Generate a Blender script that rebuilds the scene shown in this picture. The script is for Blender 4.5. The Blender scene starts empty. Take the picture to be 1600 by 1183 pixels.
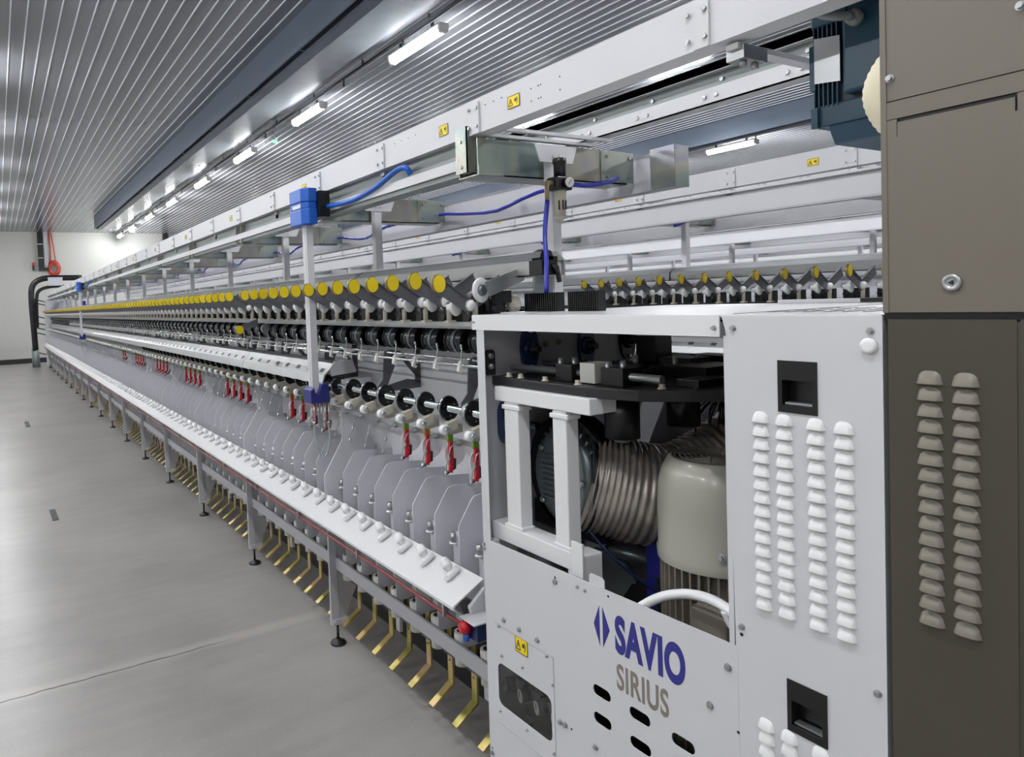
import bpy, bmesh, math, random
from mathutils import Vector, Matrix
random.seed(7)
PI = math.pi
SC = bpy.context.scene
COL = SC.collection

# ------------------------------------------------------------------ materials
def s2l(c):
    c = c / 255.0
    return c / 12.92 if c <= 0.04045 else ((c + 0.055) / 1.055) ** 2.4

def mat(name, rgb, rough=0.5, metal=0.0, noise=0.04, scale=6.0, bump=0.0, bscale=60.0, spec=0.5, coat=0.0, stretch=(1, 1, 1), rvar=0.0):
    m = bpy.data.materials.new(name); m.use_nodes = True
    nt = m.node_tree; b = nt.nodes['Principled BSDF']
    c = [s2l(v) for v in rgb]
    b.inputs['Roughness'].default_value = rough
    b.inputs['Metallic'].default_value = metal
    b.inputs['Specular IOR Level'].default_value = spec
    b.inputs['Coat Weight'].default_value = coat
    tc = nt.nodes.new('ShaderNodeTexCoord')
    mp = nt.nodes.new('ShaderNodeMapping'); mp.inputs['Scale'].default_value = stretch
    nt.links.new(tc.outputs['Object'], mp.inputs['Vector'])
    nz = nt.nodes.new('ShaderNodeTexNoise'); nz.inputs['Scale'].default_value = scale; nz.inputs['Detail'].default_value = 4
    nt.links.new(mp.outputs['Vector'], nz.inputs['Vector'])
    r = nt.nodes.new('ShaderNodeValToRGB')
    r.color_ramp.elements[0].position = 0.3; r.color_ramp.elements[1].position = 0.7
    r.color_ramp.elements[0].color = [max(0, v * (1 - noise)) for v in c] + [1]
    r.color_ramp.elements[1].color = [min(1, v * (1 + noise)) for v in c] + [1]
    nt.links.new(nz.outputs['Fac'], r.inputs['Fac'])
    nt.links.new(r.outputs['Color'], b.inputs['Base Color'])
    if rvar:
        mr = nt.nodes.new('ShaderNodeMapRange')
        mr.inputs['To Min'].default_value = rough - rvar; mr.inputs['To Max'].default_value = rough + rvar
        nt.links.new(nz.outputs['Fac'], mr.inputs['Value']); nt.links.new(mr.outputs['Result'], b.inputs['Roughness'])
    if bump:
        n2 = nt.nodes.new('ShaderNodeTexNoise'); n2.inputs['Scale'].default_value = bscale
        bp = nt.nodes.new('ShaderNodeBump'); bp.inputs['Strength'].default_value = bump; bp.inputs['Distance'].default_value = 0.002
        nt.links.new(mp.outputs['Vector'], n2.inputs['Vector'])
        nt.links.new(n2.outputs['Fac'], bp.inputs['Height']); nt.links.new(bp.outputs['Normal'], b.inputs['Normal'])
    return m

M = {}
M['white'] = mat('white_powder_coat', (204, 204, 208), 0.42, noise=0.012, bump=0.06, bscale=300)
M['white_gloss'] = mat('white_enamel', (222, 222, 224), 0.25, noise=0.01)
M['offwhite'] = mat('ivory_plastic', (214, 213, 208), 0.35, noise=0.02)
M['plastic'] = mat('white_plastic', (232, 232, 234), 0.3, noise=0.01)
M['lilac'] = mat('grey_painted_sheet', (180, 180, 186), 0.42, noise=0.02)
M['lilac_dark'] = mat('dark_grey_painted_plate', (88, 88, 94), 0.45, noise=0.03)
M['greyweb'] = mat('grey_galvanised_web', (140, 146, 146), 0.45, metal=0.3, noise=0.04)
M['tan'] = mat('taupe_textured_shaded', (70, 64, 55), 0.42, noise=0.03, bump=0.12, bscale=500)  # taupe darkened: weaker light low on the cabinet is put into the colour
M['tan_upper'] = mat('taupe_paint_lit', (112, 105, 95), 0.4, noise=0.03, bump=0.06, bscale=500)  # same taupe made lighter: stronger light on the upper part is painted in
M['sep'] = mat('pale_grey_enamelled_sheet', (206, 206, 212), 0.4, noise=0.015)
M['tan_light'] = mat('taupe_louver_paint', (122, 115, 105), 0.4, noise=0.03, bump=0.12, bscale=500)
M['armgrey'] = mat('grey_stamped_steel_arm', (112, 112, 117), 0.38, metal=0.35, noise=0.06)
M['black'] = mat('black_plastic', (15, 15, 18), 0.35, noise=0.05)
M['blackgloss'] = mat('black_gloss_rubber', (14, 15, 17), 0.16, noise=0.05)
M['darkmetal'] = mat('dark_polished_steel', (58, 66, 70), 0.22, metal=0.85, noise=0.08)
M['gunmetal'] = mat('black_oxide_steel', (48, 48, 50), 0.4, metal=0.4, noise=0.08)
M['gunsatin'] = mat('satin_grey_steel_band', (112, 112, 116), 0.35, metal=0.5, noise=0.05)
M['chrome'] = mat('bright_steel', (205, 212, 214), 0.18, metal=1.0, noise=0.03)
M['steel'] = mat('brushed_steel', (176, 178, 180), 0.33, metal=0.85, noise=0.05, stretch=(4, 1, 4))
M['alu'] = mat('cast_aluminium', (126, 134, 138), 0.38, metal=0.75, noise=0.08)
M['blue'] = mat('blue_plastic', (24, 92, 190), 0.35, noise=0.03)
M['navy'] = mat('navy_plastic', (38, 40, 118), 0.35, noise=0.04)
M['navycast'] = mat('navy_cast_iron', (28, 42, 82), 0.3, noise=0.06)
M['teal'] = mat('petrol_blue_motor_paint', (27, 66, 88), 0.35, noise=0.04)
M['tealdark'] = mat('dark_petrol_blue_paint', (14, 33, 46), 0.4, noise=0.04)
M['bluehose'] = mat('blue_hose', (36, 44, 160), 0.25, noise=0.03)
M['yellow'] = mat('yellow_cap', (232, 205, 8), 0.5, noise=0.02)
M['yellowst'] = mat('yellow_sticker', (240, 210, 30), 0.5, noise=0.02)
M['tanrim'] = mat('bronze_rim', (134, 122, 88), 0.4, metal=0.3)
M['red'] = mat('red_plastic', (182, 18, 36), 0.35, noise=0.05)
M['green'] = mat('green_plastic', (112, 150, 40), 0.45, noise=0.05)
M['amber'] = mat('amber_plastic', (176, 118, 24), 0.45, noise=0.05)
M['redhose'] = mat('red_brown_tube', (128, 52, 48), 0.35, noise=0.06)
M['redrubber'] = mat('orange_red_hose', (196, 62, 40), 0.45, noise=0.05)
M['cream'] = mat('cream_hose', (218, 210, 184), 0.55, noise=0.03)
M['motorgrey'] = mat('warm_grey_motor_paint', (160, 158, 148), 0.28, noise=0.02, coat=0.2)
M['motorfin'] = mat('warm_grey_cast_fins', (128, 122, 112), 0.4, noise=0.04)
M['logo'] = mat('logo_blue_print', (44, 46, 130), 0.5, noise=0.01)
M['logogrey'] = mat('logo_taupe_print', (128, 120, 108), 0.5, noise=0.01)
M['wall'] = mat('wall_paint', (196, 196, 191), 0.6, noise=0.012, scale=0.8)
M['skirt'] = mat('black_skirting', (38, 38, 42), 0.5)
M['grille'] = mat('grey_fan_grille', (110, 106, 98), 0.4, metal=0.2)
M['bowl'] = mat('beige_filter_bowl', (188, 184, 168), 0.4)

def tray_mat():
    m = mat('zinc_passivated_sheet', (150, 160, 158), 0.28, metal=0.75, noise=0.05)
    nt = m.node_tree; b = nt.nodes['Principled BSDF']
    tc = nt.nodes.new('ShaderNodeTexCoord')
    n = nt.nodes.new('ShaderNodeTexNoise'); n.inputs['Scale'].default_value = 3.2; n.inputs['Detail'].default_value = 2; n.inputs['Distortion'].default_value = 1.0
    nt.links.new(tc.outputs['Object'], n.inputs['Vector'])
    r = nt.nodes.new('ShaderNodeValToRGB'); e = r.color_ramp.elements
    e[0].position = 0.25; e[0].color = [s2l(v) for v in (128, 146, 150)] + [1]
    e[1].position = 0.8; e[1].color = [s2l(v) for v in (166, 160, 168)] + [1]
    for p, c in ((0.42, (152, 160, 152)), (0.52, (172, 170, 158)), (0.64, (150, 152, 166))):
        q = e.new(p); q.color = [s2l(v) for v in c] + [1]
    nt.links.new(n.outputs['Fac'], r.inputs['Fac']); nt.links.new(r.outputs['Color'], b.inputs['Base Color'])
    return m
M['zinc'] = tray_mat()

def brass_mat():
    m = mat('yellow_zinc_plated_strip', (176, 164, 92), 0.36, metal=0.45, noise=0.1)
    nt = m.node_tree; b = nt.nodes['Principled BSDF']
    tc = nt.nodes.new('ShaderNodeTexCoord'); oi = nt.nodes.new('ShaderNodeObjectInfo')
    ad = nt.nodes.new('ShaderNodeVectorMath'); ad.operation = 'ADD'
    nt.links.new(tc.outputs['Object'], ad.inputs[0]); nt.links.new(oi.outputs['Location'], ad.inputs[1])
    n = nt.nodes.new('ShaderNodeTexNoise'); n.inputs['Scale'].default_value = 9.0
    nt.links.new(ad.outputs['Vector'], n.inputs['Vector'])
    r = nt.nodes.new('ShaderNodeValToRGB'); e = r.color_ramp.elements
    e[0].position = 0.3; e[0].color = [s2l(v) for v in (140, 138, 62)] + [1]
    e[1].position = 0.7; e[1].color = [s2l(v) for v in (214, 176, 150)] + [1]
    q = e.new(0.5); q.color = [s2l(v) for v in (196, 176, 104)] + [1]
    nt.links.new(n.outputs['Fac'], r.inputs['Fac']); nt.links.new(r.outputs['Color'], b.inputs['Base Color'])
    return m
M['brass'] = brass_mat()

def concrete():
    m = bpy.data.materials.new('sealed_concrete'); m.use_nodes = True
    nt = m.node_tree; L = nt.links.new; N = nt.nodes.new; b = nt.nodes['Principled BSDF']
    tc = N('ShaderNodeTexCoord')
    n1 = N('ShaderNodeTexNoise'); n1.inputs['Scale'].default_value = 1.1; n1.inputs['Detail'].default_value = 6; n1.inputs['Roughness'].default_value = 0.55
    L(tc.outputs['Object'], n1.inputs['Vector'])
    n2 = N('ShaderNodeTexNoise'); n2.inputs['Scale'].default_value = 90; n2.inputs['Detail'].default_value = 3
    L(tc.outputs['Object'], n2.inputs['Vector'])
    mp = N('ShaderNodeMapping'); mp.inputs['Scale'].default_value = (1.0, 5.0, 1.0)
    L(tc.outputs['Object'], mp.inputs['Vector'])
    n3 = N('ShaderNodeTexNoise'); n3.inputs['Scale'].default_value = 2.2; n3.inputs['Detail'].default_value = 5
    L(mp.outputs['Vector'], n3.inputs['Vector'])
    mx = N('ShaderNodeMath'); mx.operation = 'ADD'; L(n1.outputs['Fac'], mx.inputs[0])
    m3 = N('ShaderNodeMath'); m3.operation = 'MULTIPLY'; m3.inputs[1].default_value = 0.35; L(n3.outputs['Fac'], m3.inputs[0]); L(m3.outputs[0], mx.inputs[1])
    m2 = N('ShaderNodeMath'); m2.operation = 'MULTIPLY'; m2.inputs[1].default_value = 0.22; L(n2.outputs['Fac'], m2.inputs[0])
    m4 = N('ShaderNodeMath'); m4.operation = 'ADD'; L(mx.outputs[0], m4.inputs[0]); L(m2.outputs[0], m4.inputs[1])
    r = N('ShaderNodeValToRGB'); e = r.color_ramp.elements; r.color_ramp.interpolation = 'EASE'
    e[0].position = 0.32; e[0].color = [s2l(v) for v in (144, 141, 138)] + [1]
    e[1].position = 0.68; e[1].color = [s2l(v) for v in (168, 165, 161)] + [1]
    m5 = N('ShaderNodeMath'); m5.operation = 'MULTIPLY'; m5.inputs[1].default_value = 1 / 1.57; L(m4.outputs[0], m5.inputs[0]); L(m5.outputs[0], r.inputs['Fac'])
    # pale repaired joint with a thin dark crack running across the aisle
    sx = N('ShaderNodeSeparateXYZ'); L(tc.outputs['Object'], sx.inputs[0])
    nw = N('ShaderNodeTexNoise'); nw.inputs['Scale'].default_value = 7; L(tc.outputs['Object'], nw.inputs['Vector'])
    def dist(y0, wob):
        a = N('ShaderNodeMath'); a.operation = 'SUBTRACT'; L(sx.outputs['Y'], a.inputs[0]); a.inputs[1].default_value = y0
        w = N('ShaderNodeMath'); w.operation = 'MULTIPLY_ADD'; L(nw.outputs['Fac'], w.inputs[0]); w.inputs[1].default_value = wob; w.inputs[2].default_value = -wob / 2
        s = N('ShaderNodeMath'); s.operation = 'ADD'; L(a.outputs[0], s.inputs[0]); L(w.outputs[0], s.inputs[1])
        q = N('ShaderNodeMath'); q.operation = 'ABSOLUTE'; L(s.outputs[0], q.inputs[0]); return q
    def band(q, w0, w1):
        g = N('ShaderNodeMapRange'); g.inputs['From Min'].default_value = w0; g.inputs['From Max'].default_value = w1
        g.inputs['To Min'].default_value = 1; g.inputs['To Max'].default_value = 0; L(q.outputs[0], g.inputs['Value']); return g
    pale = band(dist(3.32, 0.05), 0.02, 0.06)
    crack = band(dist(3.30, 0.04), 0.002, 0.007)
    cx = N('ShaderNodeMapRange'); cx.inputs['From Min'].default_value = 0.95; cx.inputs['From Max'].default_value = 0.75; L(sx.outputs['X'], cx.inputs['Value'])
    cm = N('ShaderNodeMath'); cm.operation = 'MULTIPLY'; L(crack.outputs[0], cm.inputs[0]); L(cx.outputs[0], cm.inputs[1])
    mixp = N('ShaderNodeMix'); mixp.data_type = 'RGBA'
    pm = N('ShaderNodeMath'); pm.operation = 'MULTIPLY'; L(pale.outputs[0], pm.inputs[0]); pm.inputs[1].default_value = 0.5
    L(pm.outputs[0], mixp.inputs['Factor']); L(r.outputs['Color'], mixp.inputs['A']); mixp.inputs['B'].default_value = [s2l(v) for v in (188, 184, 178)] + [1]
    mixc = N('ShaderNodeMix'); mixc.data_type = 'RGBA'
    L(cm.outputs[0], mixc.inputs['Factor']); L(mixp.outputs['Result'], mixc.inputs['A']); mixc.inputs['B'].default_value = (0.05, 0.045, 0.04, 1)
    L(mixc.outputs['Result'], b.inputs['Base Color'])
    b.inputs['Roughness'].default_value = 0.31
    bp = N('ShaderNodeBump'); bp.inputs['Strength'].default_value = 0.10; bp.inputs['Distance'].default_value = 0.001
    L(m2.outputs[0], bp.inputs['Height']); L(bp.outputs['Normal'], b.inputs['Normal'])
    return m
M['concrete'] = concrete()
M['ceil'] = mat('grey_lacquered_ceiling_slat', (134, 136, 142), 0.25, metal=0.45, noise=0.05, scale=2.0, stretch=(6, 0.6, 1))
M['ceilrib'] = mat('lit_slat_edge', (226, 228, 234), 0.35, metal=0.2)  # light caught along the slat seams, painted as a pale rib colour
M['duct'] = mat('blue_grey_galvanised_duct', (92, 102, 116), 0.35, metal=0.5, noise=0.08, scale=1.5)
M['ductlight'] = mat('grey_galvanised_duct', (138, 144, 150), 0.15, metal=0.3, noise=0.06)

def emis(name, col, st):
    m = bpy.data.materials.new(name); m.use_nodes = True; nt = m.node_tree
    b = nt.nodes['Principled BSDF']; b.inputs['Base Color'].default_value = (0.9, 0.9, 0.9, 1)
    n = nt.nodes.new('ShaderNodeTexNoise'); n.inputs['Scale'].default_value = 2
    mr = nt.nodes.new('ShaderNodeMapRange'); mr.inputs['To Min'].default_value = st * 0.97; mr.inputs['To Max'].default_value = st * 1.03
    nt.links.new(n.outputs['Fac'], mr.inputs['Value']); nt.links.new(mr.outputs['Result'], b.inputs['Emission Strength'])
    b.inputs['Emission Color'].default_value = col + (1,)
    return m
LAMP = 80.0
M['lamp'] = emis('lamp_tube_light', (0.97, 0.985, 1.0), LAMP)
M['exitgreen'] = emis('green_sign_light', (0.05, 0.8, 0.2), 1.5)

def pane_mat():
    m = bpy.data.materials.new('clear_acrylic_pane'); m.use_nodes = True; nt = m.node_tree
    nt.nodes.remove(nt.nodes['Principled BSDF']); o = nt.nodes['Material Output']
    t = nt.nodes.new('ShaderNodeBsdfTransparent'); t.inputs['Color'].default_value = (0.88, 0.88, 0.88, 1)
    g = nt.nodes.new('ShaderNodeBsdfGlossy'); g.inputs['Roughness'].default_value = 0.08
    n = nt.nodes.new('ShaderNodeTexNoise'); n.inputs['Scale'].default_value = 5
    mr = nt.nodes.new('ShaderNodeMapRange'); mr.inputs['To Min'].default_value = 0.05; mr.inputs['To Max'].default_value = 0.09
    nt.links.new(n.outputs['Fac'], mr.inputs['Value'])
    x = nt.nodes.new('ShaderNodeMixShader'); nt.links.new(mr.outputs['Result'], x.inputs[0])
    nt.links.new(t.outputs[0], x.inputs[1]); nt.links.new(g.outputs[0], x.inputs[2]); nt.links.new(x.outputs[0], o.inputs['Surface'])
    return m
M['pane'] = pane_mat()

# ------------------------------------------------------------------ mesh builder
class MB:
    def __init__(s): s.v = []; s.f = []; s.m = []; s.sm = []
    def add(s, vs, fs, m=0, sm=False):
        o = len(s.v); s.v += [tuple(v) for v in vs]
        for f in fs: s.f.append(tuple(i + o for i in f)); s.m.append(m); s.sm.append(sm)
        return s
    def box(s, x0, x1, y0, y1, z0, z1, m=0):
        v = [(x, y, z) for x in (x0, x1) for y in (y0, y1) for z in (z0, z1)]
        return s.add(v, [(0, 1, 3, 2), (4, 6, 7, 5), (0, 4, 5, 1), (2, 3, 7, 6), (0, 2, 6, 4), (1, 5, 7, 3)], m)
    def prism(s, pts, ax, a, b, m=0, sm=False):
        def P(p, t): return {'x': (t, p[0], p[1]), 'y': (p[0], t, p[1]), 'z': (p[0], p[1], t)}[ax]
        n = len(pts); v = [P(p, a) for p in pts] + [P(p, b) for p in pts]
        s.add(v, [tuple(range(n)), tuple(range(2 * n - 1, n - 1, -1))], m)
        return s.add(v, [(i, (i + 1) % n, n + (i + 1) % n, n + i) for i in range(n)], m, sm)
    def lathe(s, o, d, prof, n=20, m=0, caps=True, sx=1.0, sm=True):
        o = Vector(o); d = Vector(d).normalized()
        u = d.cross(Vector((0, 0, 1)))
        if u.length < 0.01: u = Vector((1, 0, 0))
        u.normalize(); w = u.cross(d)
        v = []
        for t, r in prof:
            for k in range(n):
                a = 2 * PI * k / n; v.append(o + d * t + u * (r * sx * math.cos(a)) + w * (r * math.sin(a)))
        fs = [(i * n + k, i * n + (k + 1) % n, (i + 1) * n + (k + 1) % n, (i + 1) * n + k) for i in range(len(prof) - 1) for k in range(n)]
        s.add(v, fs, m, sm)
        if caps:
            s.add(v[:n], [tuple(range(n))], m); s.add(v[-n:], [tuple(range(n))], m)
        return s
    def cyl(s, p0, p1, r0, r1=None, n=16, m=0, sm=True):
        p0 = Vector(p0); p1 = Vector(p1); r1 = r0 if r1 is None else r1
        return s.lathe(p0, p1 - p0, [(0, r0), ((p1 - p0).length, r1)], n, m, True, 1.0, sm)
    def tube(s, pts, r, n=8, m=0, rf=None):
        P = [Vector(p) for p in pts]; v = []; k = len(P); u = None
        for i in range(k):
            d = (P[min(i + 1, k - 1)] - P[max(i - 1, 0)]).normalized()
            if u is None:
                u = d.cross(Vector((0, 0, 1)))
                if u.length < 0.05: u = d.cross(Vector((1, 0, 0)))
            u = (u - d * u.dot(d)).normalized(); w = d.cross(u)
            rr = r if rf is None else rf(i)
            for j in range(n):
                a = 2 * PI * j / n; v.append(P[i] + u * (rr * math.cos(a)) + w * (rr * math.sin(a)))
        fs = [(i * n + j, i * n + (j + 1) % n, (i + 1) * n + (j + 1) % n, (i + 1) * n + j) for i in range(k - 1) for j in range(n)]
        s.add(v, fs, m, True); s.add(v[:n], [tuple(range(n))], m); s.add(v[-n:], [tuple(range(n))], m)
        return s
    def build(s, name, mats, parent=None, bev=0, loc=(0, 0, 0)):
        me = bpy.data.meshes.new(name)
        me.from_pydata([tuple(v) for v in s.v], [], s.f)
        if not isinstance(mats, (list, tuple)): mats = [mats]
        for q in mats: me.materials.append(M[q])
        me.polygons.foreach_set('material_index', s.m); me.polygons.foreach_set('use_smooth', s.sm)
        bm = bmesh.new(); bm.from_mesh(me); bmesh.ops.remove_doubles(bm, verts=bm.verts, dist=1e-6)
        bmesh.ops.recalc_face_normals(bm, faces=bm.faces); bm.to_mesh(me); bm.free()
        me.update()
        ob = bpy.data.objects.new(name, me); COL.objects.link(ob); ob.location = loc
        if parent: ob.parent = parent
        if bev:
            b = ob.modifiers.new('bevel', 'BEVEL'); b.width = bev; b.segments = 2; b.limit_method = 'ANGLE'; b.angle_limit = 0.8
        return ob

def catmull(P, k=6):
    P = [Vector(p) for p in P]; Q = [P[0] * 2 - P[1]] + P + [P[-1] * 2 - P[-2]]; o = []
    for i in range(1, len(Q) - 2):
        for j in range(k):
            t = j / k; a, b, c, d = Q[i - 1:i + 3]
            o.append(0.5 * ((2 * b) + (c - a) * t + (2 * a - 5 * b + 4 * c - d) * t * t + (3 * b - a - 3 * c + d) * t ** 3))
    o.append(P[-1]); return o

def tag(o, label, cat, group=None, kind=None):
    if label: o['label'] = label
    if cat: o['category'] = cat
    if group: o['group'] = group
    if kind: o['kind'] = kind
    return o
def thing(name, loc, label, cat, group=None):
    o = bpy.data.objects.new(name, None); o.empty_display_size = 0.05; COL.objects.link(o); o.location = loc
    return tag(o, label, cat, group)
def plabel(o, l): o['label'] = l; return o
CH = {}
def kids(o):
    if o.name not in CH: CH[o.name] = [c for c in bpy.data.objects if c.parent == o]
    return CH[o.name]
def dup(root, loc, label=None, group=None, drop=()):
    r = root.copy(); COL.objects.link(r); r.location = loc
    if label: r['label'] = label
    if group: r['group'] = group
    for ch in kids(root):
        if ch.name.split('.')[0] in drop: continue
        c = ch.copy(); COL.objects.link(c); c.parent = r
        for g in kids(ch):
            d = g.copy(); COL.objects.link(d); d.parent = c
    return r
def pcopy(o, loc, parent):
    c = o.copy(); COL.objects.link(c); c.parent = parent; c.location = loc; return c
def shell(name, mb, m): return tag(mb.build(name, m), None, None, None, 'structure')

ORD = ['first', 'second', 'third', 'fourth', 'fifth', 'sixth', 'seventh', 'eighth', 'ninth', 'tenth', 'eleventh', 'twelfth', 'thirteenth',
       'fourteenth', 'fifteenth', 'sixteenth', 'seventeenth', 'eighteenth', 'nineteenth', 'twentieth']
P = 0.1525; SEC = 1.22; LEG0 = 1.757; END = 23.05
def ylabel(what, y, i):
    """near ones counted from the white cabinet, far ones by the bay they stand in"""
    if i < 10: return '%s, %s from the white cabinet' % (what, ORD[i])
    b = int((y - LEG0) / SEC)
    return '%s, in the %s bay from the white cabinet' % (what, ORD[min(b, 19)])

# ------------------------------------------------------------------ room
XL, XR, YB, YF, ZC = -7.5, 26.0, -6.0, 25.9, 4.31
shell('floor', MB().box(XL, XR, YB, YF, -0.1, 0), 'concrete')
shell('wall_far', MB().box(XL, XR, YF, YF + 0.1, 0, ZC + .1), 'wall')
shell('wall_back', MB().box(XL, XR, YB - 0.1, YB, 0, ZC + .1), 'wall')
shell('wall_left', MB().box(XL - 0.1, XL, YB, YF, 0, ZC + .1), 'wall')
shell('wall_right', MB().box(XR, XR + 0.1, YB, YF, 0, ZC + .1), 'wall')
shell('baseboard_far', MB().box(XL, XR, YF - 0.02, YF, 0, 0.16), 'skirt')
c = MB()
x = 0.247 - 0.1335 * 58
while x < XR:
    a, b = max(x + 0.0055, XL), min(x + 0.1335 - 0.0055, XR)
    c.box(a, b, YB, YF, ZC, ZC + 0.03, 0)
    c.box(x - 0.0055, x + 0.0055, YB, YF, ZC - 0.006, ZC + 0.03, 1)
    x += 0.1335
c.box(XL, XR, YB, YF, ZC + 0.03, ZC + 0.1, 0)
shell('ceiling', c, ['ceil', 'ceilrib'])

# small floor sockets let into the concrete
for (x, y, w, l, lab) in ((0.325, 6.15, 0.022, 0.17, 'small black slot plate in the aisle floor, nearer one'), (0.322, 11.5, 0.03, 0.3, 'small black slot plate in the aisle floor, farther one')):
    tag(MB().prism([(x - w, y - l), (x + w, y - l), (x + w * .8, y + l), (x - w * 1.2, y + l)], 'z', 0, 0.004).build('floor_plate', 'gunmetal'), lab, 'floor plate', 'floor plates')

# ceiling ducts
def duct(x0, ye, lab):
    t = thing('ceiling_duct', (x0, 0, ZC), lab, 'duct', 'ceiling ducts')
    z0 = 3.99 - ZC
    b = MB()
    b.box(0, 0.015, YB, ye, z0, 0)
    b.box(0, 0.20, ye - .02, ye, z0, 0)
    b.build('side_panel', 'duct', t)
    b = MB()
    pr = [(0.07, z0), (0.10, z0 - 0.012), (0.2, z0 - 0.01), (0.235, z0 + 0.02), (0.235, 0), (0.07, 0)]
    b.prism(pr, 'y', YB, ye)
    b.build('bottom_panel', 'duct', t)
    b = MB()
    b.box(0.015, 0.07, YB, ye, z0 + 0.05, z0 + 0.06)
    plabel(b.build('slot', 'black', t), 'black slot')
    b = MB(); y = YB + 1
    while y < ye:
        b.box(0.0, 0.08, y, y + 0.012, z0 - 0.002, z0 + 0.004); y += 1.6
    b.build('strap', 'ductlight', t)
    if x0 < 5: MB().box(0.235, 0.9, YB, ye + 2, -0.09, -0.02).build('flat_tray', 'ductlight', t)
duct(2.60, 21.85, 'long blue-grey duct under the slatted ceiling, above the left aisle')
duct(10.35, 21.85, 'long blue-grey duct under the ceiling, far right behind the beams')

# lamps
def lamp_proto():
    t = thing('batten_lamp', (3.78, 6.0, 4.148), 'x', 'lamp')
    b = MB(); b.prism([(-.05, .012), (-.05, -.02), (-.034, -.05), (0, -.062), (.034, -.05), (.05, -.02), (.05, .012)], 'y', -0.46, 0.46, 0, True)
    b.build('diffuser', 'lamp', t)
    b = MB(); b.box(-.052, .052, -0.46, 0.46, 0.012, 0.03)
    for s in (-1, 1): b.prism([(-.052, .03), (-.052, -.03), (-.035, -.06), (.035, -.06), (.052, -.03), (.052, .03)], 'y', s * 0.46, s * 0.50, 0)
    b.build('housing', 'offwhite', t)
    for s in (-0.3, 0.3): MB().box(-.006, .006, s - .02, s + .02, .02, .10).build('hanger', 'gunmetal', t)
    return t
L0 = lamp_proto()
k = 0
for rx, nm in ((3.78, 'row over the left aisle'), (-0.17, 'row behind the left edge'), (7.73, 'middle row'), (11.68, 'row far right'), (-4.1, 'row at the left wall')):
    for j in range(-3, 8):
        y = 5.99 + 2.76 * j
        if rx == 11.68: y += 2.05
        if y > (25.4 if rx == 3.78 else 23.5): continue
        loc = (rx, min(y, 24.9), 4.148)
        if rx == 3.78 and j >= 0: lab = 'glowing white tube lamp over the aisle, %s from the camera' % ORD[j]
        elif rx == 3.78: lab = 'tube lamp of the aisle row, above and behind the camera'
        elif rx == 11.68 and j == 0: lab = 'glowing tube lamp seen between the beams, left of the blue motor'
        else: lab = 'tube lamp of the %s, mostly hidden' % nm
        if k == 0: L0.location = loc; L0['label'] = lab; L0['group'] = 'ceiling tube lamps'
        else: dup(L0, loc, lab, 'ceiling tube lamps')
        k += 1
for rx, lab in ((3.72, 'thin dark cable rail carrying the aisle lamps'), (11.62, 'thin dark cable rail beside the far lamp row')):
    b = MB(); b.box(-.012, .012, YB, 25.5, 0.06, 0.085)
    t = thing('cable_rail', (rx, 0, 4.17), lab, 'cable rail')
    b.build('rail', 'gunmetal', t)
    b = MB(); y = YB + .6
    while y < 25.4:
        b.box(-.008, .008, y, y + .02, .08, .14); b.box(-.008, .008, y + .5, y + .52, -.02, .07); y += 1.38
    b.build('drop_clip', 'gunmetal', t)
t = thing('exit_sign', (3.8, 22.8, 4.05), 'small green lit sign between the two farthest aisle lamps', 'sign')
MB().box(-.06, .06, -.02, .02, -.04, .05).build('panel', 'exitgreen', t); MB().box(-.01, .01, -.01, .01, .08, .26).build('hanger', 'steel', t)
t = thing('exit_sign', (3.8, 10.1, 4.05), 'tiny green lit sign beside the third aisle lamp', 'sign')
MB().box(-.03, .03, -.02, .02, -.0, .04).build('panel', 'exitgreen', t); MB().box(-.01, .01, -.01, .01, .04, .26).build('hanger', 'steel', t)

# far wall fittings
t = thing('vent_column', (1.38, YF - .1, 3.13), 'dark square duct dropping down the far wall from the ceiling', 'duct')
MB().box(-.08, .08, -.08, .08, 0, 1.18).build('shaft', 'black', t)
MB().box(-.078, .3, -.07, .07, -.1, 0).build('foot', 'gunmetal', t)
for q in (0.3, 0.75): MB().box(-.085, .085, -.085, .085, q, q + .03).build('collar', 'lilac', t)
tag(MB().box(1.48, 1.6, YF - .1, YF, 3.1, ZC).build('grey_conduit', 'lilac'), 'pale grey strip conduit beside the dark wall duct', 'conduit')
tag(MB().box(5.32, 5.5, YF - .2, YF, 3.4, ZC).build('vent_column', 'black'), 'dark column on the far wall just above the white beam', 'duct')
t = thing('hose_reel', (1.76, YF - .06, 3.1), 'coiled orange-red hose hanging on the far wall', 'hose')
b = MB()
for q in range(4):
    pts = [(0.17 * (1 - .08 * q) * math.cos(a * PI / 12), -.03 * q, 0.24 * (1 - .08 * q) * math.sin(a * PI / 12)) for a in range(25)]
    b.tube(pts, .035, 8)
b.build('coil', 'redrubber', t)
MB().tube([(-.1, 0, .2), (-.08, 0, .7), (-.1, 0, 1.2)], .02).tube([(.06, 0, .2), (.02, 0, .7), (-.05, 0, 1.2)], .016).build('riser', 'redrubber', t)
t = thing('wall_alarm', (1.15, YF - .05, 3.2), 'small red and black wall device left of the dark duct', 'alarm')
MB().box(-.04, .04, -.04, .04, 0, .1).build('head', 'redrubber', t); MB().box(-.03, .03, -.03, .03, -.16, 0).build('body', 'black', t)
t = thing('suction_pipe', (0.97, 23.6, 0), 'thick black elbow pipe standing behind the far machine end', 'pipe')
b = MB(); b.tube(catmull([(0.02, 0, 0.5), (0, 0, 1.2), (-.02, 0, 2.0), (0.03, 0, 2.45), (0.3, 0, 2.66), (0.8, 0, 2.68), (1.4, 0, 2.68)]), .085, 14)
b.build('upper_pipe', 'black', t)
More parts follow.
